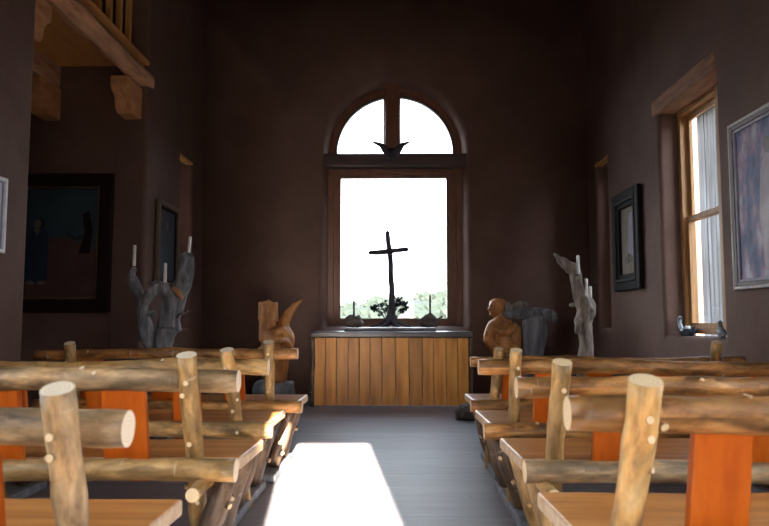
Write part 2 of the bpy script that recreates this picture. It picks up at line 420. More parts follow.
def remeshed(name, build, mats, parent=None, voxel=0.014, smooth=4, disp=0.006, dfreq=14, seed=0, loc=None, carve=None):
    """union of shapes fused into one continuous carved surface"""
    bm = bmesh.new(); build(bm)
    bmesh.ops.recalc_face_normals(bm, faces=bm.faces[:])
    me = bpy.data.meshes.new('tmp'); bm.to_mesh(me); bm.free()
    o = bpy.data.objects.new('tmp', me); COL.objects.link(o)
    r = o.modifiers.new('r', 'REMESH'); r.mode = 'VOXEL'; r.voxel_size = voxel
    s = o.modifiers.new('s', 'SMOOTH'); s.factor = 0.5; s.iterations = smooth
    dg = bpy.context.evaluated_depsgraph_get(); dg.update()
    res = bpy.data.meshes.new_from_object(o.evaluated_get(dg))
    bpy.data.objects.remove(o); bpy.data.meshes.remove(me)
    off = Vector((seed * 1.7, seed * 2.3, seed))
    vn = [v.normal.copy() for v in res.vertices]
    for v, nn in zip(res.vertices, vn):
        c = Vector((v.co.x * dfreq, v.co.y * dfreq, v.co.z * dfreq * 0.35)) + off
        v.co += nn * disp * (noise.noise(c) + 0.5 * noise.noise(c * 2.3))
    res.name = name
    res.materials.clear()
    for m in (mats if isinstance(mats, (list, tuple)) else [mats]): res.materials.append(m)
    for p in res.polygons: p.use_smooth = True; p.material_index = 0
    o = bpy.data.objects.new(name, res); COL.objects.link(o)
    if parent: o.parent = parent
    if loc is not None: o.location = loc
    return o

def ball(bm, c, r, seg=16):
    m = Matrix.Translation(c) @ Matrix.Diagonal((r[0], r[1], r[2], 1)) if not isinstance(r, (int, float)) else Matrix.Translation(c) @ Matrix.Scale(r, 4)
    bmesh.ops.create_uvsphere(bm, u_segments=seg, v_segments=seg // 2 + 2, radius=1, matrix=m)

def smooth_path(pts, sub=4):
    """catmull-rom through (x,y,z,r)"""
    P = [Vector(p) if len(p) == 4 else Vector((*p,)) for p in pts]
    out = []
    for i in range(len(P) - 1):
        a, b, c, d = P[max(i - 1, 0)], P[i], P[i + 1], P[min(i + 2, len(P) - 1)]
        for k in range(sub):
            t = k / sub
            out.append(0.5 * ((2 * b) + (c - a) * t + (2 * a - 5 * b + 4 * c - d) * t * t + (3 * b - a - 3 * c + d) * t ** 3))
    out.append(P[-1])
    return [Vector(q[:3]) for q in out], [max(0.003, q[3]) for q in out]

def limb(bm, pts, n=12, rough=0.0, seed=0, flat=(1, 1)):
    p, r = smooth_path([Vector(q) for q in pts])
    tube(bm, p, r, n=n, dome=True, rough=rough, seed=seed, flat=flat)

# ------------------------------------------------------------------ the shell
XL, XR, YB, YR, ZC = -2.45, 2.50, 8.90, -1.60, 5.45
TH = 0.35

def grid_wall(name, us, vs, holes, fmap, label, bev=0.06, extra=None, TH=0.35):
    """solid wall on a grid of (u, z) cells with rectangular holes, edges rounded like adobe"""
    bm = bmesh.new()
    us = sorted(set(us + [h[i] for h in holes for i in (0, 1)]))
    vs = sorted(set(vs + [h[i] for h in holes for i in (2, 3)]))
    def solid(i, j):
        if i < 0 or j < 0 or i >= len(us) - 1 or j >= len(vs) - 1: return False
        cu, cv = (us[i] + us[i + 1]) / 2, (vs[j] + vs[j + 1]) / 2
        return not any(h[0] < cu < h[1] and h[2] < cv < h[3] for h in holes)
    V = {}
    def vert(i, j, d):
        if (i, j, d) not in V: V[(i, j, d)] = bm.verts.new(fmap(us[i], vs[j], d * TH))
        return V[(i, j, d)]
    for i in range(len(us) - 1):
        for j in range(len(vs) - 1):
            if not solid(i, j): continue
            for d in (0, 1):
                bm.faces.new([vert(i, j, d), vert(i + 1, j, d), vert(i + 1, j + 1, d), vert(i, j + 1, d)])
            for di, dj, e in ((-1, 0, ((i, j), (i, j + 1))), (1, 0, ((i + 1, j), (i + 1, j + 1))), (0, -1, ((i, j), (i + 1, j))), (0, 1, ((i, j + 1), (i + 1, j + 1)))):
                if not solid(i + di, j + dj):
                    (a, b), (c, d) = e
                    bm.faces.new([vert(a, b, 0), vert(c, d, 0), vert(c, d, 1), vert(a, b, 1)])
    if extra: extra(bm)
    o = obj(name, bm, M['plaster'])
    if bev: bevel(o, bev, 4, 40)
    return tag(o, label, 'wall', kind='structure')

# floor
bm = bmesh.new(); box(bm, -4.9, XR + TH, YR - TH - 0.6, YB + TH, -0.12, 0.0)
tag(obj('floor', bm, M['floor']), 'grey wooden floorboards running across the chapel', 'floor', kind='structure')
bm = bmesh.new(); box(bm, -4.9, XR + TH, YR - TH, YB + TH, ZC, ZC + 0.2)
tag(obj('ceiling', bm, M['ceiling']), 'dark wooden ceiling over the nave', 'ceiling', kind='structure')

WZ0, WZ1 = 0.82, 2.90                                     # side window sill and head
RW = [(5.33, 6.50, WZ0, WZ1), (8.10, 8.56, 0.86, 2.86), (0.9, 2.1, WZ0, 3.4), (-1.3, 0.3, WZ0, 3.4)]  # last two openings are added, out of view, to let in daylight
def splay_and_sun_blocks(bm):                                            # thick splayed plaster on the near side of the window recess
    pts = [(2.54, 5.30), (2.69, 5.70), (2.795, 5.70), (2.795, 5.30)]
    lo = [bm.verts.new((x, y, WZ0 - 0.05)) for x, y in pts]; hi = [bm.verts.new((x, y, WZ1 + 0.05)) for x, y in pts]
    for i in range(4): bm.faces.new((lo[i], lo[(i + 1) % 4], hi[(i + 1) % 4], hi[i]))
    bm.faces.new(lo[::-1]); bm.faces.new(hi)
    for ya, yb in ((4.55, 5.27), (7.35, 8.03), (0.30, 0.86)): box(bm, XR + 0.27, XR + 0.75, ya, yb, -0.1, 4.2)  # unseen outer blocks added to keep grazing sun off the window jambs
grid_wall('wall_right', [YR - TH, YB + TH], [-0.1, ZC], RW, lambda u, v, d: (XR + d, u, v), 'brown plastered adobe wall with the tall window at right', extra=splay_and_sun_blocks, TH=0.30)
LW = [(4.64, 6.83, -0.1, 5.0), (7.93, 8.42, 0.86, 2.86), (0.9, 2.1, WZ0, 3.4), (-1.3, 0.3, WZ0, 3.4)]  # last two: added openings, unseen, for more light on the pews
grid_wall('wall_left', [YR - TH, YB + TH], [-0.1, ZC], LW, lambda u, v, d: (XL - d, u, v), 'brown plastered adobe wall with the alcove under the loft at left', bev=0.09)
grid_wall('wall_rear', [XL - TH, XR + TH], [-0.1, ZC], [(-0.075, 0.606, -0.1, 2.10)], lambda u, v, d: (u, YR - d, v), 'brown plastered wall with the entrance doorway behind the pews', bev=0)
# alcove (transept) walls
def plain_wall(name, a, label):
    bm = bmesh.new(); box(bm, *a)
    return tag(obj(name, bm, M['plaster']), label, 'wall', kind='structure')
plain_wall('wall_alcove_far', (-4.75, -2.78, 6.835, 7.18, -0.1, ZC), 'dark plastered wall of the alcove carrying the large dark painting')
plain_wall('wall_alcove_near', (-4.75, -2.78, 4.30, 4.635, -0.1, ZC), 'plastered alcove wall nearest the entrance')
plain_wall('wall_alcove_side', (-4.75, -4.40, 4.62, 6.85, -0.1, ZC), 'plastered end wall of the alcove')

# back wall with the arched window opening
CX, HW, ZB, ZS = 0.026, 0.875, 0.885, 3.15                    # centre, half width, sill, spring line
def arch_r(th, o):
    """distance from (CX, 2.2) to the outline offset by o in direction th"""
    c, s = math.cos(th), math.sin(th)
    z0 = 2.2
    best = 1e9
    R = HW + o
    if abs(c) > 1e-9:
        t = R / abs(c)
        z = z0 + t * s
        if (ZB - o) - 1e-6 <= z <= ZS + 1e-6: best = min(best, t)
    if s < -1e-9:
        t = (ZB - o - z0) / s
        if abs(t * c) <= R + 1e-6: best = min(best, t)
    # arc
    bq = -2 * s * (ZS - z0); cq = (ZS - z0) ** 2 - R * R
    disc = bq * bq - 4 * cq
    if disc >= 0:
        t = (-bq + math.sqrt(disc)) / 2
        if z0 + t * s >= ZS - 1e-6: best = min(best, t)
    return best
def back_wall():
    bm = bmesh.new()
    x0, x1, z0, z1 = XL - TH - 1.95, XR + TH, -0.1, ZC
    x0 = XL - TH
    ths = [2 * PI * i / 120 for i in range(120)]
    for x, z in ((x0, z0), (x1, z0), (x0, z1), (x1, z1), (CX - HW, ZB), (CX + HW, ZB), (CX - HW, ZS), (CX + HW, ZS)):
        ths.append(math.atan2(z - 2.2, x - CX) % (2 * PI))
    ths = sorted(set(round(t, 6) for t in ths))
    prof = [(0.10, 0.0), (0.075, 0.008), (0.05, 0.028), (0.028, 0.06), (0.012, 0.10), (0.003, 0.14), (0.0, 0.18), (0.0, TH)]
    def outer(th):
        c, s = math.cos(th), math.sin(th); best = 1e9
        if c > 1e-9: best = min(best, (x1 - CX) / c)
        if c < -1e-9: best = min(best, (x0 - CX) / c)
        if s > 1e-9: best = min(best, (z1 - 2.2) / s)
        if s < -1e-9: best = min(best, (z0 - 2.2) / s)
        return best
    rings = []
    rings.append([bm.verts.new((CX + outer(t) * math.cos(t), YB, 2.2 + outer(t) * math.sin(t))) for t in ths])
    for o, y in prof:
        rings.append([bm.verts.new((CX + arch_r(t, o) * math.cos(t), YB + y, 2.2 + arch_r(t, o) * math.sin(t))) for t in ths])
    rings.append([bm.verts.new((CX + outer(t) * math.cos(t), YB + TH, 2.2 + outer(t) * math.sin(t))) for t in ths])
    k = len(ths)
    for a, b in zip(rings, rings[1:] + rings[:1]):
        for j in range(k):
            f = bm.faces.new((a[j], a[(j + 1) % k], b[(j + 1) % k], b[j])); f.smooth = True
    return bm
tag(obj('wall_back', back_wall(), M['plaster']), 'dark plastered wall behind the altar with the arched window opening', 'wall', kind='structure')

# ------------------------------------------------------------------ arched window above the altar
w1 = empty('window_1', (CX, YB + 0.2, ZB), 'tall arched window above the altar with a reddish wooden frame', 'window', kind='structure')
def L1(x, y, z): return (x - CX, y - (YB + 0.2), z - ZB)
fy0, fy1 = YB + 0.20, YB + 0.30
def frect(bm, x0, x1, y0, y1, z0, z1):
    a = L1(x0, y0, z0); b = L1(x1, y1, z1); box(bm, a[0], b[0], a[1], b[1], a[2], b[2])
GX0, GX1, GZ0, GZ1 = -0.708, 0.722, 0.962, 2.845               # the big pane
bm = bmesh.new()
frect(bm, CX - HW - 0.02, GX0, fy0, fy1, ZB - 0.02, 2.98)
frect(bm, GX1, CX + HW + 0.02, fy0, fy1, ZB - 0.02, 2.98)
frect(bm, GX0, GX1, fy0, fy1, ZB - 0.02, GZ0)
frect(bm, GX0, GX1, fy0, fy1, GZ1, 2.98)
# raised outer casing
frect(bm, CX - HW - 0.01, CX - HW + 0.075, fy0 - 0.03, fy0, ZB, 2.98)
frect(bm, CX + HW - 0.075, CX + HW + 0.01, fy0 - 0.03, fy0, ZB, 2.98)
bevel(obj('frame', bm, M['window_wood'], w1), 0.006, 2)
# narrow stop round the big pane
bm = bmesh.new()
frect(bm, GX0, GX0 + 0.022, fy0 - 0.012, fy1 - 0.03, GZ0, GZ1); frect(bm, GX1 - 0.022, GX1, fy0 - 0.012, fy1 - 0.03, GZ0, GZ1)
frect(bm, GX0, GX1, fy0 - 0.012, fy1 - 0.03, GZ1 - 0.02, GZ1); frect(bm, GX0, GX1, fy0 - 0.012, fy1 - 0.03, GZ0, GZ0 + 0.02)
frect(bm, CX - HW + 0.05, CX + HW - 0.05, fy0 - 0.035, fy0, 2.885, 2.915)
obj('glazing_stop', bm, M['window_wood'], w1)
def arc_band(bm, r0, r1, y0, y1, zc, n=48):
    pr = []
    for i in range(n + 1):
        t = PI * i / n
        pr.append([bm.verts.new(L1(CX + r * math.cos(t), y, zc + r * math.sin(t))) for r, y in ((r0, y0), (r1, y0), (r1, y1), (r0, y1))])
    for a, b in zip(pr, pr[1:]):
        for j in range(4): bm.faces.new((a[j], a[(j + 1) % 4], b[(j + 1) % 4], b[j]))
    bm.faces.new(pr[0]); bm.faces.new(pr[-1][::-1])
bm = bmesh.new(); arc_band(bm, 0.775, HW + 0.02, fy0, fy1, ZS); arc_band(bm, 0.83, HW + 0.01, fy0 - 0.02, fy0, ZS); frect(bm, CX - HW - 0.02, CX - 0.775, fy0, fy1, 3.05, ZS); frect(bm, CX + 0.775, CX + HW + 0.02, fy0, fy1, 3.05, ZS)
obj('arched_frame', bm, M['window_wood'], w1)
bm = bmesh.new(); arc_band(bm, 0.765, 0.79, fy0 - 0.012, fy1 - 0.03, ZS)
obj('arched_stop', bm, M['dark_frame'], w1)
bm = bmesh.new(); frect(bm, CX - HW - 0.075, CX + HW + 0.08, YB + 0.03, fy1, 2.945, 3.115)
bevel(obj('transom', bm, M['dark_frame'], w1), 0.01, 2)
bm = bmesh.new(); frect(bm, CX - 0.13, CX + 0.06, YB + 0.03, fy1, 3.10, 4.06)
bevel(obj('mullion', bm, M['window_wood'], w1), 0.012, 2)
bm = bmesh.new(); frect(bm, CX - 0.15, CX + 0.075, YB + 0.10, fy1 - 0.02, 3.10, 3.93)
bevel(obj('mullion_backing', bm, M['dark_frame'], w1), 0.004, 1)
bm = bmesh.new()
a = L1(GX0 + 0.003, YB + 0.255, GZ0 + 0.003); b = L1(GX1 - 0.003, YB + 0.261, GZ1 - 0.003); box(bm, a[0], b[0], a[1], b[1], a[2], b[2])
obj('pane', bm, M['glass'], w1)
bm = bmesh.new()
ring = [(CX + 0.772 * math.cos(PI * i / 38), ZS + 0.772 * math.sin(PI * i / 38)) for i in range(39)] + [(CX - 0.772, 3.06), (CX + 0.772, 3.06)]
lo = [bm.verts.new(L1(x, YB + 0.255, z)) for x, z in ring]; hi = [bm.verts.new(L1(x, YB + 0.261, z)) for x, z in ring]
bm.faces.new(lo); bm.faces.new(hi[::-1])
for i in range(41): bm.faces.new((lo[i], lo[(i + 1) % 41], hi[(i + 1) % 41], hi[i]))
obj('pane', bm, M['glass'], w1)

# carved winged ornament fixed at the middle of the transom
def orn(bm):
    limb(bm, [(0, -0.02, -0.02, 0.03), (0, -0.03, 0.05, 0.05), (0.0, -0.02, 0.12, 0.035)])
    limb(bm, [(0.0, -0.02, 0.03, 0.045), (-0.06, -0.03, 0.10, 0.042), (-0.10, -0.02, 0.165, 0.034), (-0.155, -0.02, 0.195, 0.022), (-0.215, -0.01, 0.222, 0.008)])
    limb(bm, [(0.0, -0.02, 0.03, 0.045), (0.06, -0.03, 0.10, 0.042), (0.10, -0.02, 0.165, 0.034), (0.15, -0.02, 0.195, 0.022), (0.205, -0.01, 0.222, 0.008)])
    ball(bm, (0, -0.05, 0.01), (0.045, 0.035, 0.035))
o = remeshed('carved_ornament', orn, M['cross'], voxel=0.009, smooth=3, disp=0.003, seed=3, loc=(-0.015, YB + 0.01, 3.03))
o.scale = (1.22, 1, 1.05)
tag(o, 'dark carved ornament with two spread wings on the window transom', 'carving')

# ------------------------------------------------------------------ side windows
def side_window(name, X, y0, y1, z0, z1, sgn, label, mat):
    """double-hung sash window in the plane x = X, sgn = +1 on the right wall"""
    w = empty(name, (X, (y0 + y1) / 2, z0), label, 'window', kind='structure')
    yc = (y0 + y1) / 2
    def bx(bm, a0, a1, ya, yb, za, zb):
        xs = sorted((sgn * a0, sgn * a1)); box(bm, xs[0], xs[1], ya - yc, yb - yc, za - z0, zb - z0)
    bm = bmesh.new()
    bx(bm, -0.02, 0.10, y0, y0 + 0.06, z0, z1); bx(bm, -0.02, 0.10, y1 - 0.06, y1, z0, z1)
    bx(bm, -0.02, 0.10, y0 + 0.06, y1 - 0.06, z1 - 0.07, z1); bx(bm, -0.02, 0.10, y0 + 0.06, y1 - 0.06, z0, z0 + 0.045)
    bevel(obj('frame', bm, mat, w), 0.006, 2)
    zm = (z0 + z1) / 2
    for za, zb, off in ((z0 + 0.045, zm + 0.025, 0.01), (zm - 0.025, z1 - 0.07, 0.045)):
        bm = bmesh.new(); ya, yb = y0 + 0.06, y1 - 0.06
        bx(bm, off, off + 0.033, ya, ya + 0.05, za, zb); bx(bm, off, off + 0.033, yb - 0.05, yb, za, zb)
        bx(bm, off, off + 0.033, ya + 0.05, yb - 0.05, za, za + 0.05); bx(bm, off, off + 0.033, ya + 0.05, yb - 0.05, zb - 0.05, zb)
        s = bevel(obj('sash', bm, mat, w), 0.004, 1)
        bm = bmesh.new(); bx(bm, off + 0.014, off + 0.019, ya + 0.048, yb - 0.048, za + 0.048, zb - 0.048)
        g = obj('pane', bm, M['glass'], s)
    return w
side_window('window_2', XR + 0.19, 5.66, 6.49, WZ0 + 0.02, WZ1 + 0.02, 1, 'tall golden wooden sash window in the right wall', M['pine'])
side_window('window_3', XR + 0.19, 8.10, 8.56, 0.88, 2.86, 1, 'narrow deep-set window beside the small black frame', M['window_wood'])
side_window('window_4', XL - 0.22, 7.93, 8.42, 0.88, 2.86, -1, 'narrow deep-set window behind the grey driftwood candelabrum at left', M['window_wood'])
side_window('added_window_5', XR + 0.14, 0.92, 2.08, WZ0 + 0.02, 3.4, 1, 'sash window added out of view in the right wall to light the nearest pew', M['pine'])  # this and the next three: added out of view to brighten near pews
side_window('added_window_7', XR + 0.14, -1.28, 0.28, WZ0 + 0.02, 3.4, 1, 'sash window added out of view in the right wall by the entrance for daylight', M['pine'])
side_window('added_window_8', XL - 0.14, -1.28, 0.28, WZ0 + 0.02, 3.4, -1, 'sash window added out of view in the left wall by the entrance for daylight', M['pine'])
side_window('added_window_6', XL - 0.14, 0.92, 2.08, WZ0 + 0.02, 3.4, -1, 'sash window added out of view in the left wall to light the nearest pew', M['pine'])
# lintels
def lintel(name, x0, x1, y0, y1, z0, z1, label, seed, mat):
    bm = bmesh.new(); n = 14
    prof = []
    for i in range(n + 1):
        y = y0 + (y1 - y0) * i / n
        f = lambda k: 0.012 * noise.noise(Vector((y * 4, k * 3.1, seed)))
        prof.append([bm.verts.new(c) for c in ((x0 + f(1), y, z0 + f(2)), (x1, y, z0 + f(2)), (x1, y, z1 + f(3)), (x0 + f(4), y, z1 + f(3)))])
    for a, b in zip(prof, prof[1:]):
        for j in range(4): bm.faces.new((a[j], a[(j + 1) % 4], b[(j + 1) % 4], b[j]))
    bm.faces.new(prof[0]); bm.faces.new(prof[-1][::-1])
    return tag(bevel(obj(name, bm, mat), 0.012, 2), label, 'lintel', kind='structure')
lintel('trim_1', XR - 0.015, XR + 0.30, 5.31, 6.62, WZ1 - 0.005, WZ1 + 0.145, 'rough hewn wooden lintel over the sash window at right', 1, M['lintel'])
lintel('trim_2', XR + 0.005, XR + 0.09, 8.05, 8.62, 2.85, 2.90, 'wooden lintel over the narrow window by the small black frame', 2, M['loft_wood'])
lintel('trim_3', XL - 0.09, XL - 0.005, 7.88, 8.47, 2.85, 2.90, 'wooden lintel over the narrow window at left', 3, M['loft_wood'])

# ------------------------------------------------------------------ choir loft over the alcove
lf = empty('choir_loft', (-2.45, 5.7, 2.9), 'wooden choir loft with hewn beam and slatted balustrade above the alcove', 'balcony')
def LL(x, y, z): return (x + 2.45, y - 5.7, z - 2.9)
def lbox(bm, x0, x1, y0, y1, z0, z1):
    a = LL(x0, y0, z0); b = LL(x1, y1, z1); box(bm, a[0], b[0], a[1], b[1], a[2], b[2])
bm = bmesh.new()
for i in range(11):                                        # deck boards lie on the beams
    y = 4.66 + i * 0.196
    lbox(bm, -4.39, -2.44, y, y + 0.19, 3.50, 3.54)
obj('deck', bm, M['loft_deck'], lf)
bm = bmesh.new(); n = 22
prof = []
for i in range(n + 1):
    y = 4.50 + (6.93 - 4.50) * i / n
    f = lambda k: 0.018 * noise.noise(Vector((y * 2.6, k * 5.3, 1.7)))
    e = 0.0 if i < n else 0.03
    ring = [(-2.58 + f(1), 3.31 + f(2)), (-2.50 + f(3), 3.285 + f(2)), (-2.43 + f(4), 3.30 + f(5)), (-2.395 + f(4) - e, 3.36 + f(6)), (-2.43 + f(3), 3.43 + f(6)), (-2.58 + f(1), 3.50)]
    prof.append([bm.verts.new(LL(x, y, z)) for x, z in ring])
for a, b in zip(prof, prof[1:]):
    for j in range(6): bm.faces.new((a[j], a[(j + 1) % 6], b[(j + 1) % 6], b[j]))
bm.faces.new(prof[0]); bm.faces.new(prof[-1][::-1])
bevel(obj('beam', bm, M['beam'], lf), 0.014, 2)
bm = bmesh.new(); lbox(bm, -2.70, -2.53, 4.66, 6.82, 3.54, 3.60)
bevel(obj('sill_plate', bm, M['beam'], lf), 0.008, 1)
for i in range(9):
    y = 6.68 - i * 0.235
    bm = bmesh.new(); lbox(bm, -2.64, -2.59, y - 0.028, y + 0.028, 3.60, 4.42)
    bevel(obj('baluster', bm, M['loft_wood'], lf), 0.006, 1)
bm = bmesh.new(); lbox(bm, -2.68, -2.55, 4.66, 6.82, 4.42, 4.49)
bevel(obj('handrail', bm, M['loft_wood'], lf), 0.012, 2)
def corbel(x, ywall, d, ztop, h, w):
    """stepped corbel standing out of a wall: d = reach (signed along y)"""
    bm = bmesh.new()
    side = [(0, 0), (1, 0), (1, -0.28), (0.92, -0.42), (0.80, -0.50), (0.72, -0.62), (0.68, -0.85), (0.56, -1.0), (0, -1.0)]
    lo = [bm.verts.new(LL(x - w / 2, ywall + d * a, ztop + h * b)) for a, b in side]
    hi = [bm.verts.new(LL(x + w / 2, ywall + d * a, ztop + h * b)) for a, b in side]
    bm.faces.new(lo); bm.faces.new(hi[::-1])
    for i in range(len(side)): bm.faces.new((lo[i], lo[(i + 1) % len(side)], hi[(i + 1) % len(side)], hi[i]))
    return bevel(obj('corbel', bm, M['corbel'], lf), 0.012, 2)
corbel(-2.60, 6.85, -0.40, 3.28, 0.32, 0.17)
corbel(-3.42, 6.85, -0.42, 3.27, 0.32, 0.17)
corbel(-2.60, 4.62, 0.36, 3.27, 0.34, 0.17)
bm = bmesh.new(); lbox(bm, -3.50, -3.34, 4.64, 6.83, 3.28, 3.50)
bevel(obj('joist', bm, M['beam'], lf), 0.012, 1)

# ------------------------------------------------------------------ altar
al = empty('altar', (-0.02, 8.2, 0), 'wooden altar of upright honey-coloured planks with a dark slab top', 'altar')
def LA(x, y, z): return (x + 0.02, y - 8.2, z)
def abox(bm, x0, x1, y0, y1, z0, z1):
    a = LA(x0, y0, z0); b = LA(x1, y1, z1); return box(bm, a[0], b[0], a[1], b[1], a[2], b[2])
rnd = random.Random(4)
bm = bmesh.new()
n = 13; x = -0.885; wtot = 1.73
ws = [rnd.uniform(0.85, 1.15) for _ in range(n)]; sc_ = wtot / sum(ws)
for w in ws:
    abox(bm, x + 0.0025, x + w * sc_ - 0.0025, 7.905 + rnd.uniform(-0.002, 0.002), 7.93, 0.01, 0.765); x += w * sc_
bevel(obj('front_panel', bm, M['altar_board'], al), 0.004, 2)
for s, x0 in ((-1, -0.885), (1, 0.825)):
    bm = bmesh.new()
    for k in range(4): abox(bm, x0, x0 + 0.02, 7.94 + k * 0.135, 8.07 + k * 0.135, 0.01, 0.765)
    obj('side_panel', bm, M['altar_board'], al)
for px in (-0.905, 0.862):
    log('corner_post', LA(px, 7.915, 0.0), LA(px + 0.006, 7.915, 0.765), 0.028, 0.024, [M['bark_dark'], M['cut']], al, 71 + int(px * 10), bend=0.006, knots=2, n=10)
bm = bmesh.new(); n = 30
top = []
for i in range(n + 1):
    xx = -0.925 + 1.81 * i / n
    top.append((xx, 7.845 + 0.014 * noise.noise(Vector((xx * 3, 0, 2)))))
out = top + [(0.885, 8.56), (-0.925, 8.56)]
lo = [bm.verts.new(LA(px, py, 0.765)) for px, py in out]; hi = [bm.verts.new(LA(px, py, 0.83)) for px, py in out]
bm.faces.new(lo[::-1]); bm.faces.new(hi)
for i in range(len(out)): bm.faces.new((lo[i], lo[(i + 1) % len(out)], hi[(i + 1) % len(out)], hi[i]))
bevel(obj('top_slab', bm, M['dark_wood'], al), 0.012, 2)

bm = bmesh.new(); n = 24
out = [(-0.56 + 1.05 * i / n, 8.0 + 0.01 * noise.noise(Vector((i * .4, 1, 1)))) for i in range(n + 1)]
out += [(0.49 - 1.05 * i / n, 8.42 + 0.012 * noise.noise(Vector((i * .4, 5, 1)))) for i in range(n + 1)]
lo = [bm.verts.new((px, py, 0.8305)) for px, py in out]; hi = [bm.verts.new((px, py, 0.872)) for px, py in out]
bm.faces.new(lo[::-1]); bm.faces.new(hi)
for i in range(len(out)): bm.faces.new((lo[i], lo[(i + 1) % len(out)], hi[(i + 1) % len(out)], hi[i]))
tag(bevel(obj('display_board', bm, M['dark_wood']), 0.008, 2), 'long low dark board lying on the altar top under the cross', 'board')

# the cross
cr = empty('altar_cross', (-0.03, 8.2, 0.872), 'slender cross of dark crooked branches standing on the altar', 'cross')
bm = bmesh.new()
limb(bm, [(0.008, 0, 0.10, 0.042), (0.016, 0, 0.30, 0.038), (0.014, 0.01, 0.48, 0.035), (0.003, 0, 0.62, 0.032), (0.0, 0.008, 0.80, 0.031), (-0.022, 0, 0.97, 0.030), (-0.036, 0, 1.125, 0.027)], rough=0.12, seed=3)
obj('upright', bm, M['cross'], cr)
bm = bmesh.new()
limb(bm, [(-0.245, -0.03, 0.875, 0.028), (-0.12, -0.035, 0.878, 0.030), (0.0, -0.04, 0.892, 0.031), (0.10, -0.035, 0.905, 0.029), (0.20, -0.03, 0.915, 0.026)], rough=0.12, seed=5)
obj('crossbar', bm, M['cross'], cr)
def roots(bm):
    for x, y in ((-0.24, 0.02), (0.24, 0.0), (-0.10, -0.14), (0.11, -0.13), (-0.05, 0.05), (0.08, 0.05)):
        limb(bm, [(0.006, 0, 0.22, 0.03), (x * 0.12, y * 0.2, 0.11, 0.03), (x * 0.42, y * 0.5, 0.045, 0.022), (x, y, 0.012, 0.010)])
obj_ = remeshed('root_foot', roots, M['cross'], cr, voxel=0.010, smooth=2, disp=0.003)

# leafy sprays tied behind the cross
def spray(name, label, seed, cx, cz, rx, rz, n, loc):
    t = empty(name, loc, label, 'plant', 'leafy sprays at the foot of the cross')
    rnd = random.Random(seed)
    bs = bmesh.new(); bl = bmesh.new()
    for k in range(n):
        a = rnd.uniform(0, 2 * PI); q = math.sqrt(rnd.random())
        tip = Vector((cx + math.cos(a) * q * rx, rnd.uniform(-0.03, 0.05), cz + math.sin(a) * q * rz))
        mid = Vector((tip.x * 0.45, tip.y * 0.5, tip.z * 0.65))
        limb(bs, [(0, 0, 0, 0.004), (*mid, 0.003), (*tip, 0.002)], n=5)
        for j in range(9):
            c = tip + Vector((rnd.uniform(-1, 1) * 0.028, rnd.uniform(-1, 1) * 0.03, rnd.uniform(-1, 1) * 0.028))
            d = Vector((rnd.uniform(-1, 1), rnd.uniform(-1, 1), rnd.uniform(-0.6, 1))).normalized()
            s = d.cross(Vector((rnd.uniform(-1, 1), rnd.uniform(-1, 1), rnd.uniform(-1, 1)))).normalized()
            nn = d.cross(s)
            L, W = rnd.uniform(0.035, 0.055), rnd.uniform(0.013, 0.02)
            vs = [bl.verts.new(c - d * L / 2), bl.verts.new(c + s * W + nn * 0.003), bl.verts.new(c + d * L / 2), bl.verts.new(c - s * W + nn * 0.003)]
            bl.faces.new((vs[0], vs[1], vs[2])); bl.faces.new((vs[0], vs[2], vs[3]))
    obj('stems', bs, M['leaf'], t); obj('leaves', bl, M['leaf'], t)
spray('leafy_spray', 'spray of small dark leaves spreading left from the foot of the cross', 2, -0.10, 0.235, 0.115, 0.085, 15, (-0.05, 8.37, 0.876))
spray('leafy_spray', 'fuller spray of dark leaves leaning right at the foot of the cross', 9, 0.09, 0.26, 0.095, 0.08, 20, (0.0, 8.37, 0.876))

def candle(name, loc, r, h, mat, label, group=None, lean=(0, 0)):
    t = empty(name, loc, label, 'candle', group)
    bm = bmesh.new()
    k = 8
    pts = [(lean[0] * i / k, lean[1] * i / k, h * i / k) for i in range(k + 1)]
    tube(bm, pts, [r] * k + [r * 0.9], n=14, cap=0)
    obj('wax_stick', bm, mat, t)
    bm = bmesh.new(); tube(bm, [(lean[0], lean[1], h - 0.002), (lean[0], lean[1], h + 0.009)], [0.0015, 0.001], n=6, cap=0)
    obj('wick', bm, M['wick'], t)
    return t

# two dark wood lumps with thin tapers
def mound(bm):
    ball(bm, (0, 0, 0.045), (0.125, 0.09, 0.055)); ball(bm, (-0.02, 0, 0.09), (0.085, 0.065, 0.055)); ball(bm, (0.03, 0.01, 0.10), (0.06, 0.05, 0.035))
    ball(bm, (0.055, 0, 0.135), (0.014, 0.02, 0.016)); ball(bm, (-0.035, 0, 0.135), (0.03, 0.03, 0.014))
    for v in bm.verts: v.co.z = max(v.co.z, 0.0)
o = remeshed('candle_holder', mound, M['lump'], voxel=0.009, smooth=2, disp=0.008, dfreq=26, seed=2, loc=(-0.455, 8.2, 0.8775))
tag(o, 'dark rounded wooden candle holder on the altar left of the cross', 'candle holder', 'dark wooden candle holders on the altar')
def mound2(bm):
    ball(bm, (0, 0, 0.05), (0.11, 0.085, 0.06)); limb(bm, [(-0.09, 0, 0.04, 0.05), (0.0, 0, 0.11, 0.05), (0.03, 0, 0.15, 0.03)])
    limb(bm, [(0.0, 0, 0.14, 0.03), (0.05, 0, 0.10, 0.04), (0.09, 0, 0.03, 0.04)])
    limb(bm, [(0.06, 0, 0.09, 0.02), (0.12, -0.01, 0.10, 0.017), (0.155, -0.01, 0.125, 0.014)])
    for v in bm.verts: v.co.z = max(v.co.z, 0.0)
o = remeshed('candle_holder', mound2, M['lump'], voxel=0.009, smooth=2, disp=0.008, dfreq=26, seed=6, loc=(0.415, 8.2, 0.8775))
tag(o, 'dark wooden candle holder with a branch stub on the altar right of the cross', 'candle holder', 'dark wooden candle holders on the altar')
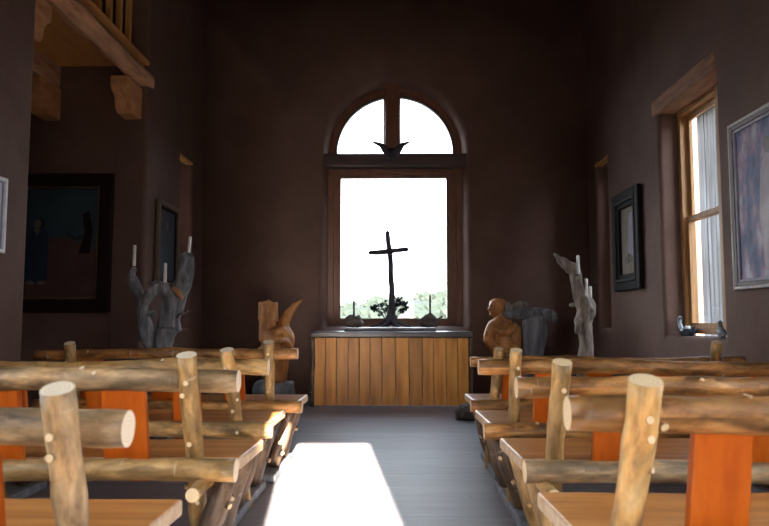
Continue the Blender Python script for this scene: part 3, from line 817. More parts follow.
candle('taper_candle', (-0.458, 8.2, 1.005), 0.012, 0.235, M['wax_backlit'], 'thin taper, backlit darkness in its colour, in the rounded holder left of the altar cross', 'tapers on the altar')
candle('taper_candle', (0.432, 8.2, 1.025), 0.012, 0.225, M['wax_backlit'], 'thin taper, backlit darkness in its colour, in the stubbed holder right of the altar cross', 'tapers on the altar')

# ------------------------------------------------------------------ driftwood candelabra
BX, BY = -1.9, 5.8
cl = empty('driftwood_candelabrum', (BX, BY, 0), 'grey branching driftwood candelabrum with three white candles before the alcove', 'candle holder')
def drift_l(bm):
    limb(bm, [(-0.06, 0, 0.0, 0.12), (-0.045, 0, 0.25, 0.095), (-0.04, 0, 0.5, 0.088), (-0.025, 0, 0.695, 0.091), (-0.008, 0, 0.794, 0.092), (0.035, 0, 0.919, 0.088), (0.075, 0.03, 1.059, 0.075), (0.108, 0.02, 1.192, 0.075), (0.149, 0.02, 1.291, 0.072), (0.163, 0.02, 1.391, 0.066), (0.172, 0.02, 1.485, 0.068)], n=14, rough=0.15, seed=2)
    limb(bm, [(-0.05, 0.0, 0.62, 0.06), (-0.07, -0.03, 0.745, 0.058), (-0.124, -0.04, 0.836, 0.058), (-0.157, -0.04, 0.977, 0.056), (-0.182, -0.03, 1.126, 0.046), (-0.24, -0.02, 1.242, 0.041), (-0.278, 0, 1.325, 0.035), (-0.262, 0, 1.395, 0.028)], n=12, rough=0.15, seed=4)
    limb(bm, [(-0.157, -0.06, 0.95, 0.041), (-0.141, -0.10, 1.084, 0.041), (-0.075, -0.13, 1.167, 0.044), (0.0, -0.13, 1.215, 0.042), (0.05, -0.11, 1.212, 0.040), (0.075, -0.08, 1.126, 0.046), (0.05, -0.05, 0.977, 0.058)], n=12, rough=0.12, seed=6)
    limb(bm, [(0.07, 0.02, 1.19, 0.04), (-0.025, 0.0, 1.25, 0.032), (-0.133, 0.0, 1.27, 0.012)], n=10, rough=0.15, seed=8)
    box(bm, 0.0, 0.11, -0.10, -0.04, 0.90, 1.19)
    ball(bm, (-0.075, -0.05, 1.02), (0.03, 0.03, 0.035))
    limb(bm, [(0.10, 0.0, 0.87, 0.05), (0.085, 0.0, 1.0, 0.05), (0.12, 0.0, 1.14, 0.045)], n=10, rough=0.15, seed=9)
remeshed('branching_trunk', drift_l, M['drift'], cl, voxel=0.011, smooth=2, disp=0.020, dfreq=17, seed=4)
bm = bmesh.new()
limb(bm, [(0.15, -0.01, 1.19, 0.014), (0.172, -0.03, 1.245, 0.009), (0.198, -0.03, 1.278, 0.007), (0.23, -0.02, 1.283, 0.006)], n=7)
obj('twig', bm, M['drift'], cl); bm = bmesh.new()
limb(bm, [(0.10, -0.02, 0.96, 0.014), (0.15, -0.04, 1.01, 0.009), (0.18, -0.04, 1.015, 0.007), (0.218, -0.03, 1.037, 0.005)], n=7)
obj('twig', bm, M['drift'], cl)
bm = bmesh.new(); limb(bm, [(0.10, -0.07, 1.215, 0.026), (0.135, -0.085, 1.19, 0.028), (0.168, -0.07, 1.13, 0.016)], n=9, rough=0.2, seed=2); 
bx_ = obj('broken_splinter', bm, M['raw_break'], cl); bx_['label'] = 'pale orange broken wood'
candle('pillar_candle', (BX - 0.262, BY, 1.41), 0.0135, 0.175, M['wax'], 'white candle on the low left branch of the driftwood candelabrum by the alcove', 'white candles on driftwood', (0.002, 0))
candle('pillar_candle', (BX + 0.040, BY - 0.12, 1.248), 0.0135, 0.175, M['wax'], 'white candle on the bent middle branch of the driftwood candelabrum by the alcove', 'white candles on driftwood')
candle('pillar_candle', (BX + 0.186, BY + 0.02, 1.50), 0.0125, 0.16, M['wax'], 'white candle on the thick top stump of the driftwood candelabrum by the alcove', 'white candles on driftwood', (0.012, 0))

BX, BY = 1.69, 6.2
crr = empty('driftwood_candelabrum', (BX, BY, 0), 'upright tan driftwood trunk holding three white candles near the right wall', 'candle holder')
def drift_r(bm):
    limb(bm, [(0.0, 0, 0.0, 0.11), (0.0, 0, 0.3, 0.085), (0.0, 0, 0.606, 0.072), (0.0, 0, 0.739, 0.067), (-0.009, 0, 0.871, 0.066), (-0.012, 0, 0.942, 0.072), (0.0, 0, 1.031, 0.080), (-0.009, 0, 1.111, 0.076), (-0.044, 0, 1.19, 0.060), (-0.062, 0, 1.297, 0.049), (-0.08, 0, 1.385, 0.049), (-0.133, 0, 1.438, 0.045), (-0.186, 0, 1.474, 0.036), (-0.262, 0, 1.545, 0.014)], n=14, rough=0.2, seed=12)
    limb(bm, [(-0.075, -0.03, 0.85, 0.02), (-0.055, -0.05, 0.942, 0.03), (0.03, -0.06, 0.995, 0.034), (0.065, -0.02, 1.084, 0.03), (0.05, 0.0, 1.115, 0.025)], n=9, rough=0.2, seed=14)
    limb(bm, [(-0.05, 0, 1.13, 0.03), (-0.09, 0, 1.10, 0.02), (-0.125, 0, 1.09, 0.012)], n=9)
    limb(bm, [(-0.06, -0.01, 1.36, 0.02), (-0.075, -0.05, 1.345, 0.024)], n=9)
    limb(bm, [(-0.04, -0.02, 1.15, 0.03), (0.0, -0.05, 1.145, 0.028)], n=9)
remeshed('twisted_trunk', drift_r, M['drift_tan'], crr, voxel=0.010, smooth=1, disp=0.018, dfreq=20, seed=9)
candle('pillar_candle', (BX - 0.065, BY - 0.055, 1.362), 0.0135, 0.165, M['wax'], 'topmost white candle on the driftwood trunk near the right wall', 'white candles on driftwood')
candle('pillar_candle', (BX + 0.002, BY - 0.055, 1.166), 0.0135, 0.155, M['wax'], 'middle white candle on the driftwood trunk near the right wall', 'white candles on driftwood')
candle('pillar_candle', (BX + 0.050, BY - 0.005, 1.132), 0.0135, 0.125, M['wax'], 'lowest white candle on the driftwood trunk near the right wall', 'white candles on driftwood')

# ------------------------------------------------------------------ carved wooden sculptures
SX, SY = -1.33, 8.25
st = empty('wooden_sculpture', (SX, SY, 0), 'brown carved wooden sculpture with one raised pointed wing left of the altar', 'sculpture', 'carved sculptures beside the altar')
def carve_l(bm):
    limb(bm, [(-0.06, 0, 0.26, 0.17), (-0.05, 0, 0.42, 0.18), (-0.055, 0, 0.60, 0.19), (-0.07, 0, 0.75, 0.165), (-0.10, 0, 0.84, 0.13)], n=16, flat=(1, 0.85))
    # tall head block with a flat rounded top
    limb(bm, [(-0.155, 0, 0.72, 0.11), (-0.15, 0, 0.86, 0.115), (-0.145, 0, 1.0, 0.118), (-0.14, 0, 1.13, 0.112)], n=16, flat=(1, 0.8))
    box(bm, -0.245, -0.035, -0.08, 0.08, 0.95, 1.17)
    # raised wing
    limb(bm, [(0.06, -0.02, 0.62, 0.10), (0.075, -0.02, 0.75, 0.10), (0.045, 0, 0.88, 0.075), (0.07, 0, 0.98, 0.062), (0.13, 0, 1.07, 0.05), (0.20, 0, 1.15, 0.032), (0.275, 0, 1.205, 0.010)], n=12)
    # folded arms
    limb(bm, [(0.12, -0.06, 0.60, 0.05), (0.09, -0.13, 0.70, 0.05), (0.0, -0.17, 0.72, 0.045), (-0.10, -0.15, 0.67, 0.045)], n=10)
    limb(bm, [(-0.20, -0.06, 0.62, 0.05), (-0.16, -0.14, 0.58, 0.05), (-0.05, -0.17, 0.60, 0.042), (0.06, -0.14, 0.66, 0.04)], n=10)
    limb(bm, [(0.10, -0.05, 0.82, 0.03), (0.03, -0.10, 0.85, 0.03), (-0.03, -0.11, 0.82, 0.03)], n=8)
remeshed('carved_body', carve_l, M['carved'], st, voxel=0.014, smooth=3, disp=0.010, dfreq=16, seed=1)
def base_l(bm):
    box(bm, -0.24, 0.16, -0.17, 0.17, 0.0, 0.24); ball(bm, (-0.17, -0.1, 0.14), (0.12, 0.12, 0.14)); ball(bm, (0.06, -0.1, 0.12), (0.14, 0.12, 0.12))
b_ = remeshed('stump_base', base_l, M['drift_blue'], st, voxel=0.018, smooth=4, disp=0.014, dfreq=10, seed=3); b_['label'] = 'smooth grey wooden base'

SX, SY = 1.4466, 8.25
sr = empty('wooden_sculpture', (SX, SY, 0), 'orange carved wooden figure bearing a heavy grey beam right of the altar', 'sculpture', 'carved sculptures beside the altar')
def carve_r(bm):
    limb(bm, [(-0.16, 0, 0.18, 0.17), (-0.15, 0, 0.343, 0.16), (-0.135, 0, 0.486, 0.155), (-0.15, 0, 0.628, 0.165), (-0.16, 0, 0.782, 0.165), (-0.165, 0, 0.93, 0.13), (-0.22, 0, 1.0, 0.085)], n=16, flat=(1, 0.8))
    # head, turned to the altar, flat cropped hair, brow, nose, chin
    ball(bm, (-0.225, -0.01, 1.10), (0.088, 0.085, 0.11)); ball(bm, (-0.215, 0, 1.165), (0.10, 0.092, 0.055))
    limb(bm, [(-0.30, -0.02, 1.125, 0.016), (-0.325, -0.02, 1.085, 0.018), (-0.305, -0.02, 1.065, 0.016)], n=8)
    ball(bm, (-0.285, -0.02, 1.03), (0.035, 0.045, 0.028)); ball(bm, (-0.295, -0.02, 1.14), (0.022, 0.06, 0.014))
    ball(bm, (-0.20, -0.095, 1.09), (0.022, 0.014, 0.03))
    # arm: shoulder, elbow, forearm folded across the chest
    limb(bm, [(-0.20, -0.08, 0.95, 0.065), (-0.29, -0.09, 0.90, 0.062), (-0.345, -0.09, 0.79, 0.056), (-0.335, -0.11, 0.70, 0.055), (-0.25, -0.15, 0.61, 0.052), (-0.12, -0.17, 0.60, 0.048), (-0.04, -0.15, 0.66, 0.045)], n=12)
    limb(bm, [(-0.05, -0.10, 0.90, 0.05), (-0.10, -0.15, 0.84, 0.045), (-0.20, -0.16, 0.82, 0.04), (-0.27, -0.13, 0.86, 0.035)], n=10)
    limb(bm, [(-0.02, -0.06, 0.88, 0.06), (-0.02, -0.09, 0.74, 0.055), (-0.03, -0.12, 0.62, 0.05)], n=10)
remeshed('carved_body', carve_r, M['carved'], sr, voxel=0.012, smooth=2, disp=0.008, dfreq=14, seed=5)
def hand(bm):
    ball(bm, (-0.105, -0.07, 1.06), (0.032, 0.03, 0.05))
    for k, (dx, h) in enumerate(((-0.02, 0.085), (0.0, 0.10), (0.018, 0.09), (0.034, 0.07))):
        limb(bm, [(-0.112 + dx, -0.07 + 0.004 * k, 1.08, 0.012), (-0.115 + dx, -0.075, 1.08 + h * 0.55, 0.0115), (-0.108 + dx, -0.06, 1.075 + h, 0.009)], n=8)
    limb(bm, [(-0.085, -0.08, 1.04, 0.013), (-0.062, -0.085, 1.07, 0.012), (-0.055, -0.08, 1.10, 0.009)], n=8)
remeshed('carved_hand', hand, M['drift_tan'], sr, voxel=0.006, smooth=1, disp=0.002, seed=2)
def beam_(bm):
    limb(bm, [(-0.15, -0.07, 1.015, 0.05), (0.0, -0.06, 1.035, 0.06), (0.12, -0.04, 1.04, 0.066), (0.26, -0.02, 1.035, 0.072), (0.40, 0.0, 1.01, 0.072), (0.45, 0.0, 0.96, 0.045)], n=12, rough=0.15, seed=3)
    limb(bm, [(0.43, 0, 1.0, 0.03), (0.455, -0.02, 0.93, 0.018)], n=8)
remeshed('shouldered_beam', beam_, M['drift'], sr, voxel=0.012, smooth=2, disp=0.010, dfreq=14, seed=7)
def bundle(bm):
    limb(bm, [(-0.035, -0.03, 1.10, 0.045), (0.03, -0.02, 1.135, 0.05), (0.10, -0.01, 1.13, 0.045), (0.13, 0, 1.10, 0.03)], n=10)
    ball(bm, (0.02, -0.05, 1.12), (0.05, 0.03, 0.03))
remeshed('carved_knot', bundle, M['drift_tan'], sr, voxel=0.009, smooth=2, disp=0.006, seed=4)
def trunk_r(bm):
    limb(bm, [(0.20, 0, 0.0, 0.19), (0.19, 0, 0.2, 0.16), (0.19, 0, 0.343, 0.142), (0.185, 0, 0.486, 0.132), (0.178, 0, 0.604, 0.138), (0.195, 0, 0.747, 0.155), (0.218, 0, 0.889, 0.162), (0.225, 0, 0.98, 0.15)], n=16, flat=(1, 0.75))
    limb(bm, [(0.29, -0.05, 0.95, 0.05), (0.31, -0.06, 0.80, 0.045), (0.27, -0.07, 0.62, 0.04), (0.26, -0.06, 0.45, 0.04)], n=10)
    limb(bm, [(0.10, -0.06, 0.95, 0.05), (0.09, -0.09, 0.78, 0.04), (0.10, -0.09, 0.6, 0.04), (0.08, -0.08, 0.3, 0.05)], n=10)
    box(bm, -0.32, 0.30, -0.18, 0.18, 0.0, 0.10)
t_ = remeshed('hollow_trunk', trunk_r, M['drift_blue'], sr, voxel=0.014, smooth=3, disp=0.008, dfreq=10, seed=8); t_['label'] = 'smooth grey trunk under the beam'

def burl(bm):
    ball(bm, (0, 0, 0.07), (0.12, 0.11, 0.085)); ball(bm, (0.03, 0.02, 0.12), (0.07, 0.07, 0.055)); limb(bm, [(-0.05, 0, 0.06, 0.05), (-0.10, -0.03, 0.02, 0.03)], n=8)
    limb(bm, [(0.05, -0.03, 0.06, 0.05), (0.12, -0.04, 0.03, 0.03)], n=8)
    for v in bm.verts: v.co.z = max(v.co.z, 0.0)
o = remeshed('wood_burl', burl, M['lump'], voxel=0.010, smooth=2, disp=0.014, dfreq=22, seed=5, loc=(0.715, 6.85, 0.001))
tag(o, 'dark gnarled burl of wood on the floor by the end of the front right pew', 'wood')

# ------------------------------------------------------------------ pictures
def hang(name, label, plane, c, w, h, fw, fd, fmat, parts, canvas, backz=0.0):
    """picture on a wall. plane 'L' (faces +x), 'R' (faces -x), 'F' (faces -y). c = centre on the wall. parts add painted shapes"""
    t = empty(name, c, label, 'picture')
    if plane == 'R': t.rotation_euler = (0, 0, -PI / 2)
    if plane == 'L': t.rotation_euler = (0, 0, PI / 2)
    # local: x to the right when facing it, y into the wall, z up
    def rim(bm, w, h, fw, y0, y1):
        box(bm, -w / 2, -w / 2 + fw, y0, y1, -h / 2, h / 2); box(bm, w / 2 - fw, w / 2, y0, y1, -h / 2, h / 2)
        box(bm, -w / 2 + fw, w / 2 - fw, y0, y1, -h / 2, -h / 2 + fw); box(bm, -w / 2 + fw, w / 2 - fw, y0, y1, h / 2 - fw, h / 2)
    bm = bmesh.new(); rim(bm, w, h, fw, -fd, -0.002)
    bevel(obj('frame', bm, fmat, t), min(0.012, fw * 0.25), 2)
    iw, ih = w - 2 * fw, h - 2 * fw
    for nm, f2, d2, m2 in parts:
        bm = bmesh.new(); rim(bm, iw, ih, f2, -fd * d2, -0.004)
        bevel(obj(nm, bm, m2, t), 0.003, 1)
        iw -= 2 * f2; ih -= 2 * f2
    bm = bmesh.new(); mats = []
    def mi(m):
        if m not in mats: mats.append(m)
        return mats.index(m)
    def poly(pts, m, lift):
        vs = [bm.verts.new((x * iw, -0.008 - 0.0006 * lift, z * ih)) for x, z in pts]
        for tri in tessellate_polygon([[v.co for v in vs]]):
            f = bm.faces.new([vs[i] for i in tri]); f.material_index = mi(m)
    canvas(poly)
    o = bpy.data.meshes.new('canvas'); bm.to_mesh(o); bm.free()
    for m in mats: o.materials.append(m)
    ob = bpy.data.objects.new('canvas', o); COL.objects.link(ob); ob.parent = t
    return t
SQ = [(-0.5, -0.5), (0.5, -0.5), (0.5, 0.5), (-0.5, 0.5)]
def ell(cx, cz, rx, rz, n=16): return [(cx + rx * math.cos(2 * PI * i / n), cz + rz * math.sin(2 * PI * i / n)) for i in range(n)]
def dark_painting(poly):
    poly(SQ, M['paint_teal'], 0)
    poly([(-0.5, -0.5), (0.5, -0.5), (0.5, -0.07), (0.35, -0.03), (0.22, 0.03), (0.1, 0.05), (-0.05, 0.04), (-0.25, 0.06), (-0.5, 0.03)], M['paint_red'], 1)
    poly([(0.30, -0.10), (0.36, 0.10), (0.33, 0.26), (0.40, 0.30), (0.44, 0.12), (0.42, -0.10)], M['frame_darkred'], 2)
    poly([(0.18, 0.10), (0.26, 0.05), (0.36, 0.09), (0.36, 0.05), (0.26, 0.02), (0.16, 0.07)], M['paint_black'], 2)
    x = -0.14
    poly([(x - 0.13, -0.34), (x - 0.11, -0.05), (x - 0.10, 0.10), (x - 0.05, 0.15), (x + 0.05, 0.15), (x + 0.11, 0.10), (x + 0.12, -0.05), (x + 0.12, -0.34), (x, -0.37)], M['paint_blue'], 3)
    poly(ell(x + 0.02, 0.18, 0.062, 0.055), M['paint_black'], 4)
    poly(ell(x + 0.0, 0.175, 0.038, 0.042), M['paint_skin'], 5)
    poly([(x - 0.04, 0.13), (x, 0.06), (x + 0.03, 0.13)], M['paint_skin'], 5)
    poly(ell(x - 0.055, -0.37, 0.045, 0.02), M['paint_skin'], 4); poly(ell(x + 0.06, -0.37, 0.045, 0.02), M['paint_skin'], 4)
hang('framed_painting', 'large dark painting of a blue-robed standing figure inside the alcove', 'F', (-3.38, 6.832, 1.72), 1.24, 1.37, 0.13, 0.06, M['frame_darkred'],
     [('inner_slip', 0.018, 0.8, M['frame_gilt'])], dark_painting)
def night(poly):
    poly(SQ, M['paint_night'], 0)
    poly([(-0.2, -0.5), (0.25, -0.5), (0.2, 0.05), (0.1, 0.22), (-0.05, 0.24), (-0.15, 0.05)], M['paint_teal'], 1)
    poly(ell(0.03, 0.28, 0.09, 0.06), M['paint_skin'], 2)
hang('framed_painting', 'small dark blue picture in a dull gilt frame behind the left candelabrum', 'L', (XL + 0.002, 7.46, 1.76), 0.70, 0.90, 0.055, 0.05, M['frame_gilt'],
     [('inner_slip', 0.02, 0.6, M['frame_darkred'])], night)
def emblem(poly):
    poly(SQ, M['paint_pale'], 0)
    poly([(-0.05, -0.2), (0.28, -0.25), (0.32, 0.3), (0.2, 0.42), (0.02, 0.36)], M['frame_lav'], 1)
    for a, b in ((-0.20, 0.0), (0.16, 0.02)):
        poly(ell(a, -0.30 + b, 0.05, 0.055), M['paint_black'], 2); poly(ell(a, -0.30 + b, 0.03, 0.035), M['paint_pale'], 3)
    poly(ell(-0.02, -0.27, 0.11, 0.075), M['paint_black'], 2); poly(ell(-0.02, -0.27, 0.075, 0.05), M['paint_pale'], 3)
    poly([(-0.05, -0.33), (0.01, -0.33), (0.01, -0.20), (-0.05, -0.20)], M['paint_black'], 4)
hang('framed_picture', 'small parchment picture in a broad black frame on the right wall', 'R', (XR - 0.002, 7.38, 1.80), 0.82, 1.06, 0.095, 0.055, M['frame_black'],
     [('ridge', 0.03, 1.15, M['plate']), ('inner_frame', 0.05, 0.7, M['frame_black'])], emblem)
def abstract(poly):
    poly(SQ, M['paint_abstract'], 0)
    poly([(-0.10, -0.46), (-0.16, -0.1), (-0.12, 0.18), (-0.04, 0.28), (0.08, 0.26), (0.16, 0.08), (0.20, -0.2), (0.24, -0.46)], M['paint_pink'], 1)
    poly(ell(0.0, 0.33, 0.055, 0.05), M['frame_mauve'], 2)
    poly([(0.06, 0.20), (0.12, 0.22), (0.20, 0.02), (0.15, -0.02)], M['paint_lav'], 2)
hang('framed_painting', 'large blue and rose painting in a pale frame near the sash window', 'R', (XR - 0.002, 4.61, 1.78), 0.98, 1.21, 0.025, 0.035, M['frame_silver'],
     [('inner_frame', 0.028, 0.8, M['frame_mauve']), ('slip', 0.022, 0.6, M['frame_lav'])], abstract)
def pale_pic(poly):
    poly(SQ, M['paint_lav'], 0)
    poly([(0.0, -0.5), (0.35, -0.4), (0.40, 0.1), (0.2, 0.3), (0.05, 0.1)], M['paint_abstract'], 1)
hang('framed_picture', 'pale lavender picture in a white frame on the left wall before the alcove', 'L', (XL + 0.002, 4.06, 1.61), 0.52, 0.47, 0.022, 0.03, M['frame_white'],
     [('slip', 0.012, 0.6, M['frame_lav'])], pale_pic)

# ------------------------------------------------------------------ things on the sill of the right window
def dish(bm):
    n = 20
    for rr, zz in (((0.05, 0.085, 0.075, 0.045, 0.0), (0.0, 0.045, 0.047, 0.018, 0.016)),):
        rings = [[bm.verts.new((r * math.cos(2 * PI * i / n) * 0.75, r * math.sin(2 * PI * i / n) * 1.15, z)) for i in range(n)] if r else None for r, z in zip(rr, zz)]
        for a, b in zip(rings[:3], rings[1:4]):
            for i in range(n): bm.faces.new((a[i], a[(i + 1) % n], b[(i + 1) % n], b[i]))
        bm.faces.new(rings[0]); bm.faces.new(rings[3])
t = empty('bird_dish', (2.60, 6.25, WZ0 + 0.002), 'small dark bird-shaped dish at the far end of the right window sill', 'dish')
bm = bmesh.new(); dish(bm); obj('bowl', bm, M['ceramic'], t, smooth=True); t.scale = (1.15, 1.35, 1.35)
bm = bmesh.new(); limb(bm, [(0, 0.085, 0.04, 0.018), (0, 0.115, 0.075, 0.015), (0, 0.12, 0.105, 0.017), (0, 0.105, 0.12, 0.012), (0, 0.08, 0.117, 0.004)], n=10)
obj('bird_head', bm, M['ceramic_pale'], t)
bm = bmesh.new(); limb(bm, [(0, -0.085, 0.045, 0.012), (0, -0.12, 0.062, 0.006)], n=8); obj('tail', bm, M['ceramic'], t)
candle('tea_candle', (2.60, 6.24, WZ0 + 0.034), 0.025, 0.055, M['wax'], 'short white candle sitting in the bird-shaped dish')
t = empty('bird_figurine', (2.55, 5.48, WZ0 + 0.002), 'small grey bird figurine at the near end of the right window sill', 'figurine')
def bird(bm):
    limb(bm, [(0, -0.05, 0.03, 0.012), (0, -0.01, 0.04, 0.03), (0, 0.025, 0.055, 0.03), (0, 0.03, 0.095, 0.018), (0, 0.03, 0.125, 0.02)], n=10)
    limb(bm, [(0, 0.04, 0.125, 0.01), (0, 0.065, 0.12, 0.003)], n=8); box(bm, -0.02, 0.02, -0.02, 0.04, 0.0, 0.03)
remeshed('bird_body', bird, M['ceramic_pale'], t, voxel=0.006, smooth=2, disp=0.0)

# ------------------------------------------------------------------ the log pews
def pew(side, yf, seat_x, depth, rail, post, boards, barks, label, seed, outer=2.22):
    """side -1 left / +1 right. rail = (aisle end x, height, radius), post = (x at foot, x at top, top z, radius)"""
    s = side
    rnd = random.Random(seed)
    cx = s * (seat_x + outer) / 2
    t = empty('log_pew', (cx, yf - depth / 2, 0), label, 'pew', 'rustic log pews')
    def P(x, y, z): return (s * x - cx, y - (yf - depth / 2), z)
    bR, bP, bL, bW = [M[k] for k in barks]
    CUT = [M['cut'], M['cut_pale']][s < 0]
    yr = yf - depth                                              # rear edge of the seat
    # seat: a waney-edged plank
    bm = bmesh.new(); n = 36; out = []
    for i in range(n + 1):
        x = seat_x + (outer - seat_x) * i / n
        out.append((x, yf + 0.014 * noise.noise(Vector((x * 3.3, seed, 0))) + 0.006 * noise.noise(Vector((x * 11, seed, 3)))))
    for i in range(n, -1, -1):
        x = seat_x + 0.012 + (outer - seat_x) * i / n
        out.append((x, yr + 0.10 + 0.008 * noise.noise(Vector((x * 3.3, seed, 9)))))
    lo = [bm.verts.new(P(x, y, 0.40)) for x, y in out]; hi = [bm.verts.new(P(x, y, 0.447)) for x, y in out]
    bm.faces.new(lo[::-1]); bm.faces.new(hi)
    for i in range(len(out)):
        f = bm.faces.new((lo[i], lo[(i + 1) % len(out)], hi[(i + 1) % len(out)], hi[i])); f.material_index = 1
    bevel(obj('seat', bm, [M['seat'], M['seat_edge']], t), 0.008, 2, 50)
    # rear log along the seat edge
    zl, rl = 0.425, 0.040
    log('rear_rail', P(seat_x + rnd.uniform(-0.03, 0.01), yr - rl + 0.012, zl), P(outer + 0.02, yr - rl + 0.012, zl + 0.005), rl, rl * 0.92, [bL, CUT], t, seed + 1, bend=0.006, knots=3)
    # two posts
    x0, x1, zt, rp = post
    def py(z): return yr + 0.052 - (z - 0.42) * 0.364
    posts = []
    for k, (xa, xb, top) in enumerate(((x0, x1, zt), (2.02, 2.0, 0.82 + rnd.uniform(-0.01, 0.01)))):
        p = log('post', P(xa, py(0), 0.0), P(xb, py(top), top), rp * 0.84, rp, [bP, CUT], t, seed + 11 + k, bend=0.004, knots=3, n=18)
        posts.append((p, xa, xb, top))
    # back rail on the seat side of the posts
    xr, zr, rr = rail
    y_rail = py(zr) + (rp + rr) * 1.05 - 0.012
    log('back_rail', P(xr, y_rail, zr), P(outer + 0.03, y_rail, zr + rnd.uniform(-0.012, 0.012)), rr, rr * 0.94, [bR, CUT], t, seed + 21, bend=0.009, knots=5, n=20)
    # pegs through the posts
    for p, xa, xb, top in posts:
        for dz, z in ((rnd.uniform(-0.006, 0.008), zr), (0.012, zr - 0.045), (0, zl)):
            if z == zl: z = zl + 0.09
            if dz == 0 and rnd.random() < 0.5: continue
            xx = xa + (xb - xa) * z / top + dz
            bm = bmesh.new(); tube(bm, [P(xx, py(z) + 0.02, z), P(xx, py(z) - rp * 0.97, z), P(xx + 0.001, py(z) - rp - 0.008, z)], [0.0095, 0.0095, 0.009], n=12)
            pg = obj('peg', bm, [bP, M['cut']], p)
    # upright orange back boards between rear log and back rail
    for bx0, bx1 in boards:
        yb0, yb1 = yr + 0.060, y_rail - 0.002
        bm = bmesh.new(); m = 0.0
        A = [P(bx0, yb0 - 0.016, 0.37), P(bx1, yb0 - 0.016, 0.37), P(bx1 + 0.004, yb1 - 0.016, zr - rr * 0.55), P(bx0 + 0.008, yb1 - 0.016, zr - rr * 0.55)]
        va = [bm.verts.new(q) for q in A]; vb = [bm.verts.new((q[0], q[1] + 0.032, q[2])) for q in A]
        bm.faces.new(va); bm.faces.new(vb[::-1])
        for i in range(4): bm.faces.new((va[i], va[(i + 1) % 4], vb[(i + 1) % 4], vb[i]))
        bevel(obj('back_board', bm, M['board'], t), 0.005, 2)
    # seat bearers running front to back, splayed legs, floor runners
    for k, (xe, dx) in enumerate(((seat_x, 1), (outer, -1))):
        xb = (x0 + 0.055) if k == 0 else 1.94
        if k == 0: xb = max(seat_x + 0.07, x0 - rp - 0.03)
        log('seat_bearer', P(xb, yr - 0.175, 0.374), P(xb + dx * 0.01, yf - 0.05, 0.374), 0.025, 0.024, [bP, M['cut']], t, seed + 31 + k, bend=0.003, knots=1, n=12)
        for j, yy in enumerate((yr + 0.07, yf - 0.11)):
            log('leg', P(xe + dx * 0.055, yy, 0.40), P(xe + dx * 0.165, yy - 0.02 + 0.03 * j, 0.045), 0.046, 0.050, [bW, M['cut']], t, seed + 41 + 2 * k + j, bend=0.006, knots=2, n=14, flat=(1, 0.8))
        bm = bmesh.new()
        a = P(min(xe + dx * 0.11, xe + dx * 0.23), yr - 0.18, 0.0); b = P(max(xe + dx * 0.11, xe + dx * 0.23), yf + 0.02, 0.045)
        box(bm, min(a[0], b[0]), max(a[0], b[0]), a[1], b[1], 0.0, 0.045)
        bevel(obj('foot_runner', bm, M['drift_blue'], t), 0.006, 1)
    return t

LB = [(0.885, 1.045), (1.36, 1.52), (1.82, 1.97)]
RB = [(0.685, 0.825), (1.21, 1.38), (1.72, 1.88)]
pew(-1, 2.06, 0.605, 0.50, (0.588, 0.718, 0.042), (0.715, 0.701, 0.818, 0.035), [(0.87, 1.03)] + LB[1:], ('bark_grey', 'bark_grey', 'bark_grey', 'bark_dark'),
    'log pew left of the aisle in the row nearest the viewer', 101)
pew(-1, 3.07, 0.560, 0.50, (0.563, 0.739, 0.0415), (0.739, 0.726, 0.838, 0.035), [(0.895, 1.06)] + LB[1:], ('bark_grey', 'bark_tan', 'bark_tan', 'bark_dark'),
    'log pew left of the aisle in the second row from the viewer', 202)
pew(-1, 4.08, 0.620, 0.60, (0.616, 0.729, 0.0395), (0.753, 0.802, 0.817, 0.033), [(0.95, 1.09)] + LB[1:], ('bark_tan', 'bark_tan', 'bark_tan', 'bark_dark'),
    'log pew left of the aisle in the third row from the viewer', 303)
pew(-1, 4.90, 0.590, 0.48, (0.597, 0.751, 0.0345), (0.800, 0.768, 0.826, 0.033), [(0.93, 1.06)] + LB[1:], ('bark_red', 'bark_tan', 'bark_red', 'bark_dark'),
    'log pew left of the aisle in the front row nearest the altar', 404)
pew(1, 2.15, 0.430, 0.50, (0.404, 0.745, 0.041), (0.532, 0.552, 0.829, 0.0365), [(0.684, 0.824)] + RB[1:], ('bark_red', 'bark_tan', 'bark_tan', 'bark_tan'),
    'log pew right of the aisle in the row nearest the viewer', 505)
pew(1, 3.12, 0.465, 0.56, (0.445, 0.715, 0.038), (0.582, 0.590, 0.814, 0.034), [(0.72, 0.86)] + RB[1:], ('bark_red', 'bark_tan', 'bark_grey', 'bark_tan'),
    'log pew right of the aisle in the second row from the viewer', 606)
pew(1, 4.07, 0.467, 0.60, (0.418, 0.730, 0.037), (0.605, 0.589, 0.817, 0.029), RB, ('bark_red', 'bark_tan', 'bark_red', 'bark_dark'),
    'log pew right of the aisle in the third row from the viewer', 707)
pew(1, 4.97, 0.500, 0.50, (0.488, 0.697, 0.031), (0.620, 0.656, 0.781, 0.030), RB, ('bark_red', 'bark_tan', 'bark_red', 'bark_dark'),
    'log pew right of the aisle in the front row nearest the altar', 808, outer=2.18)

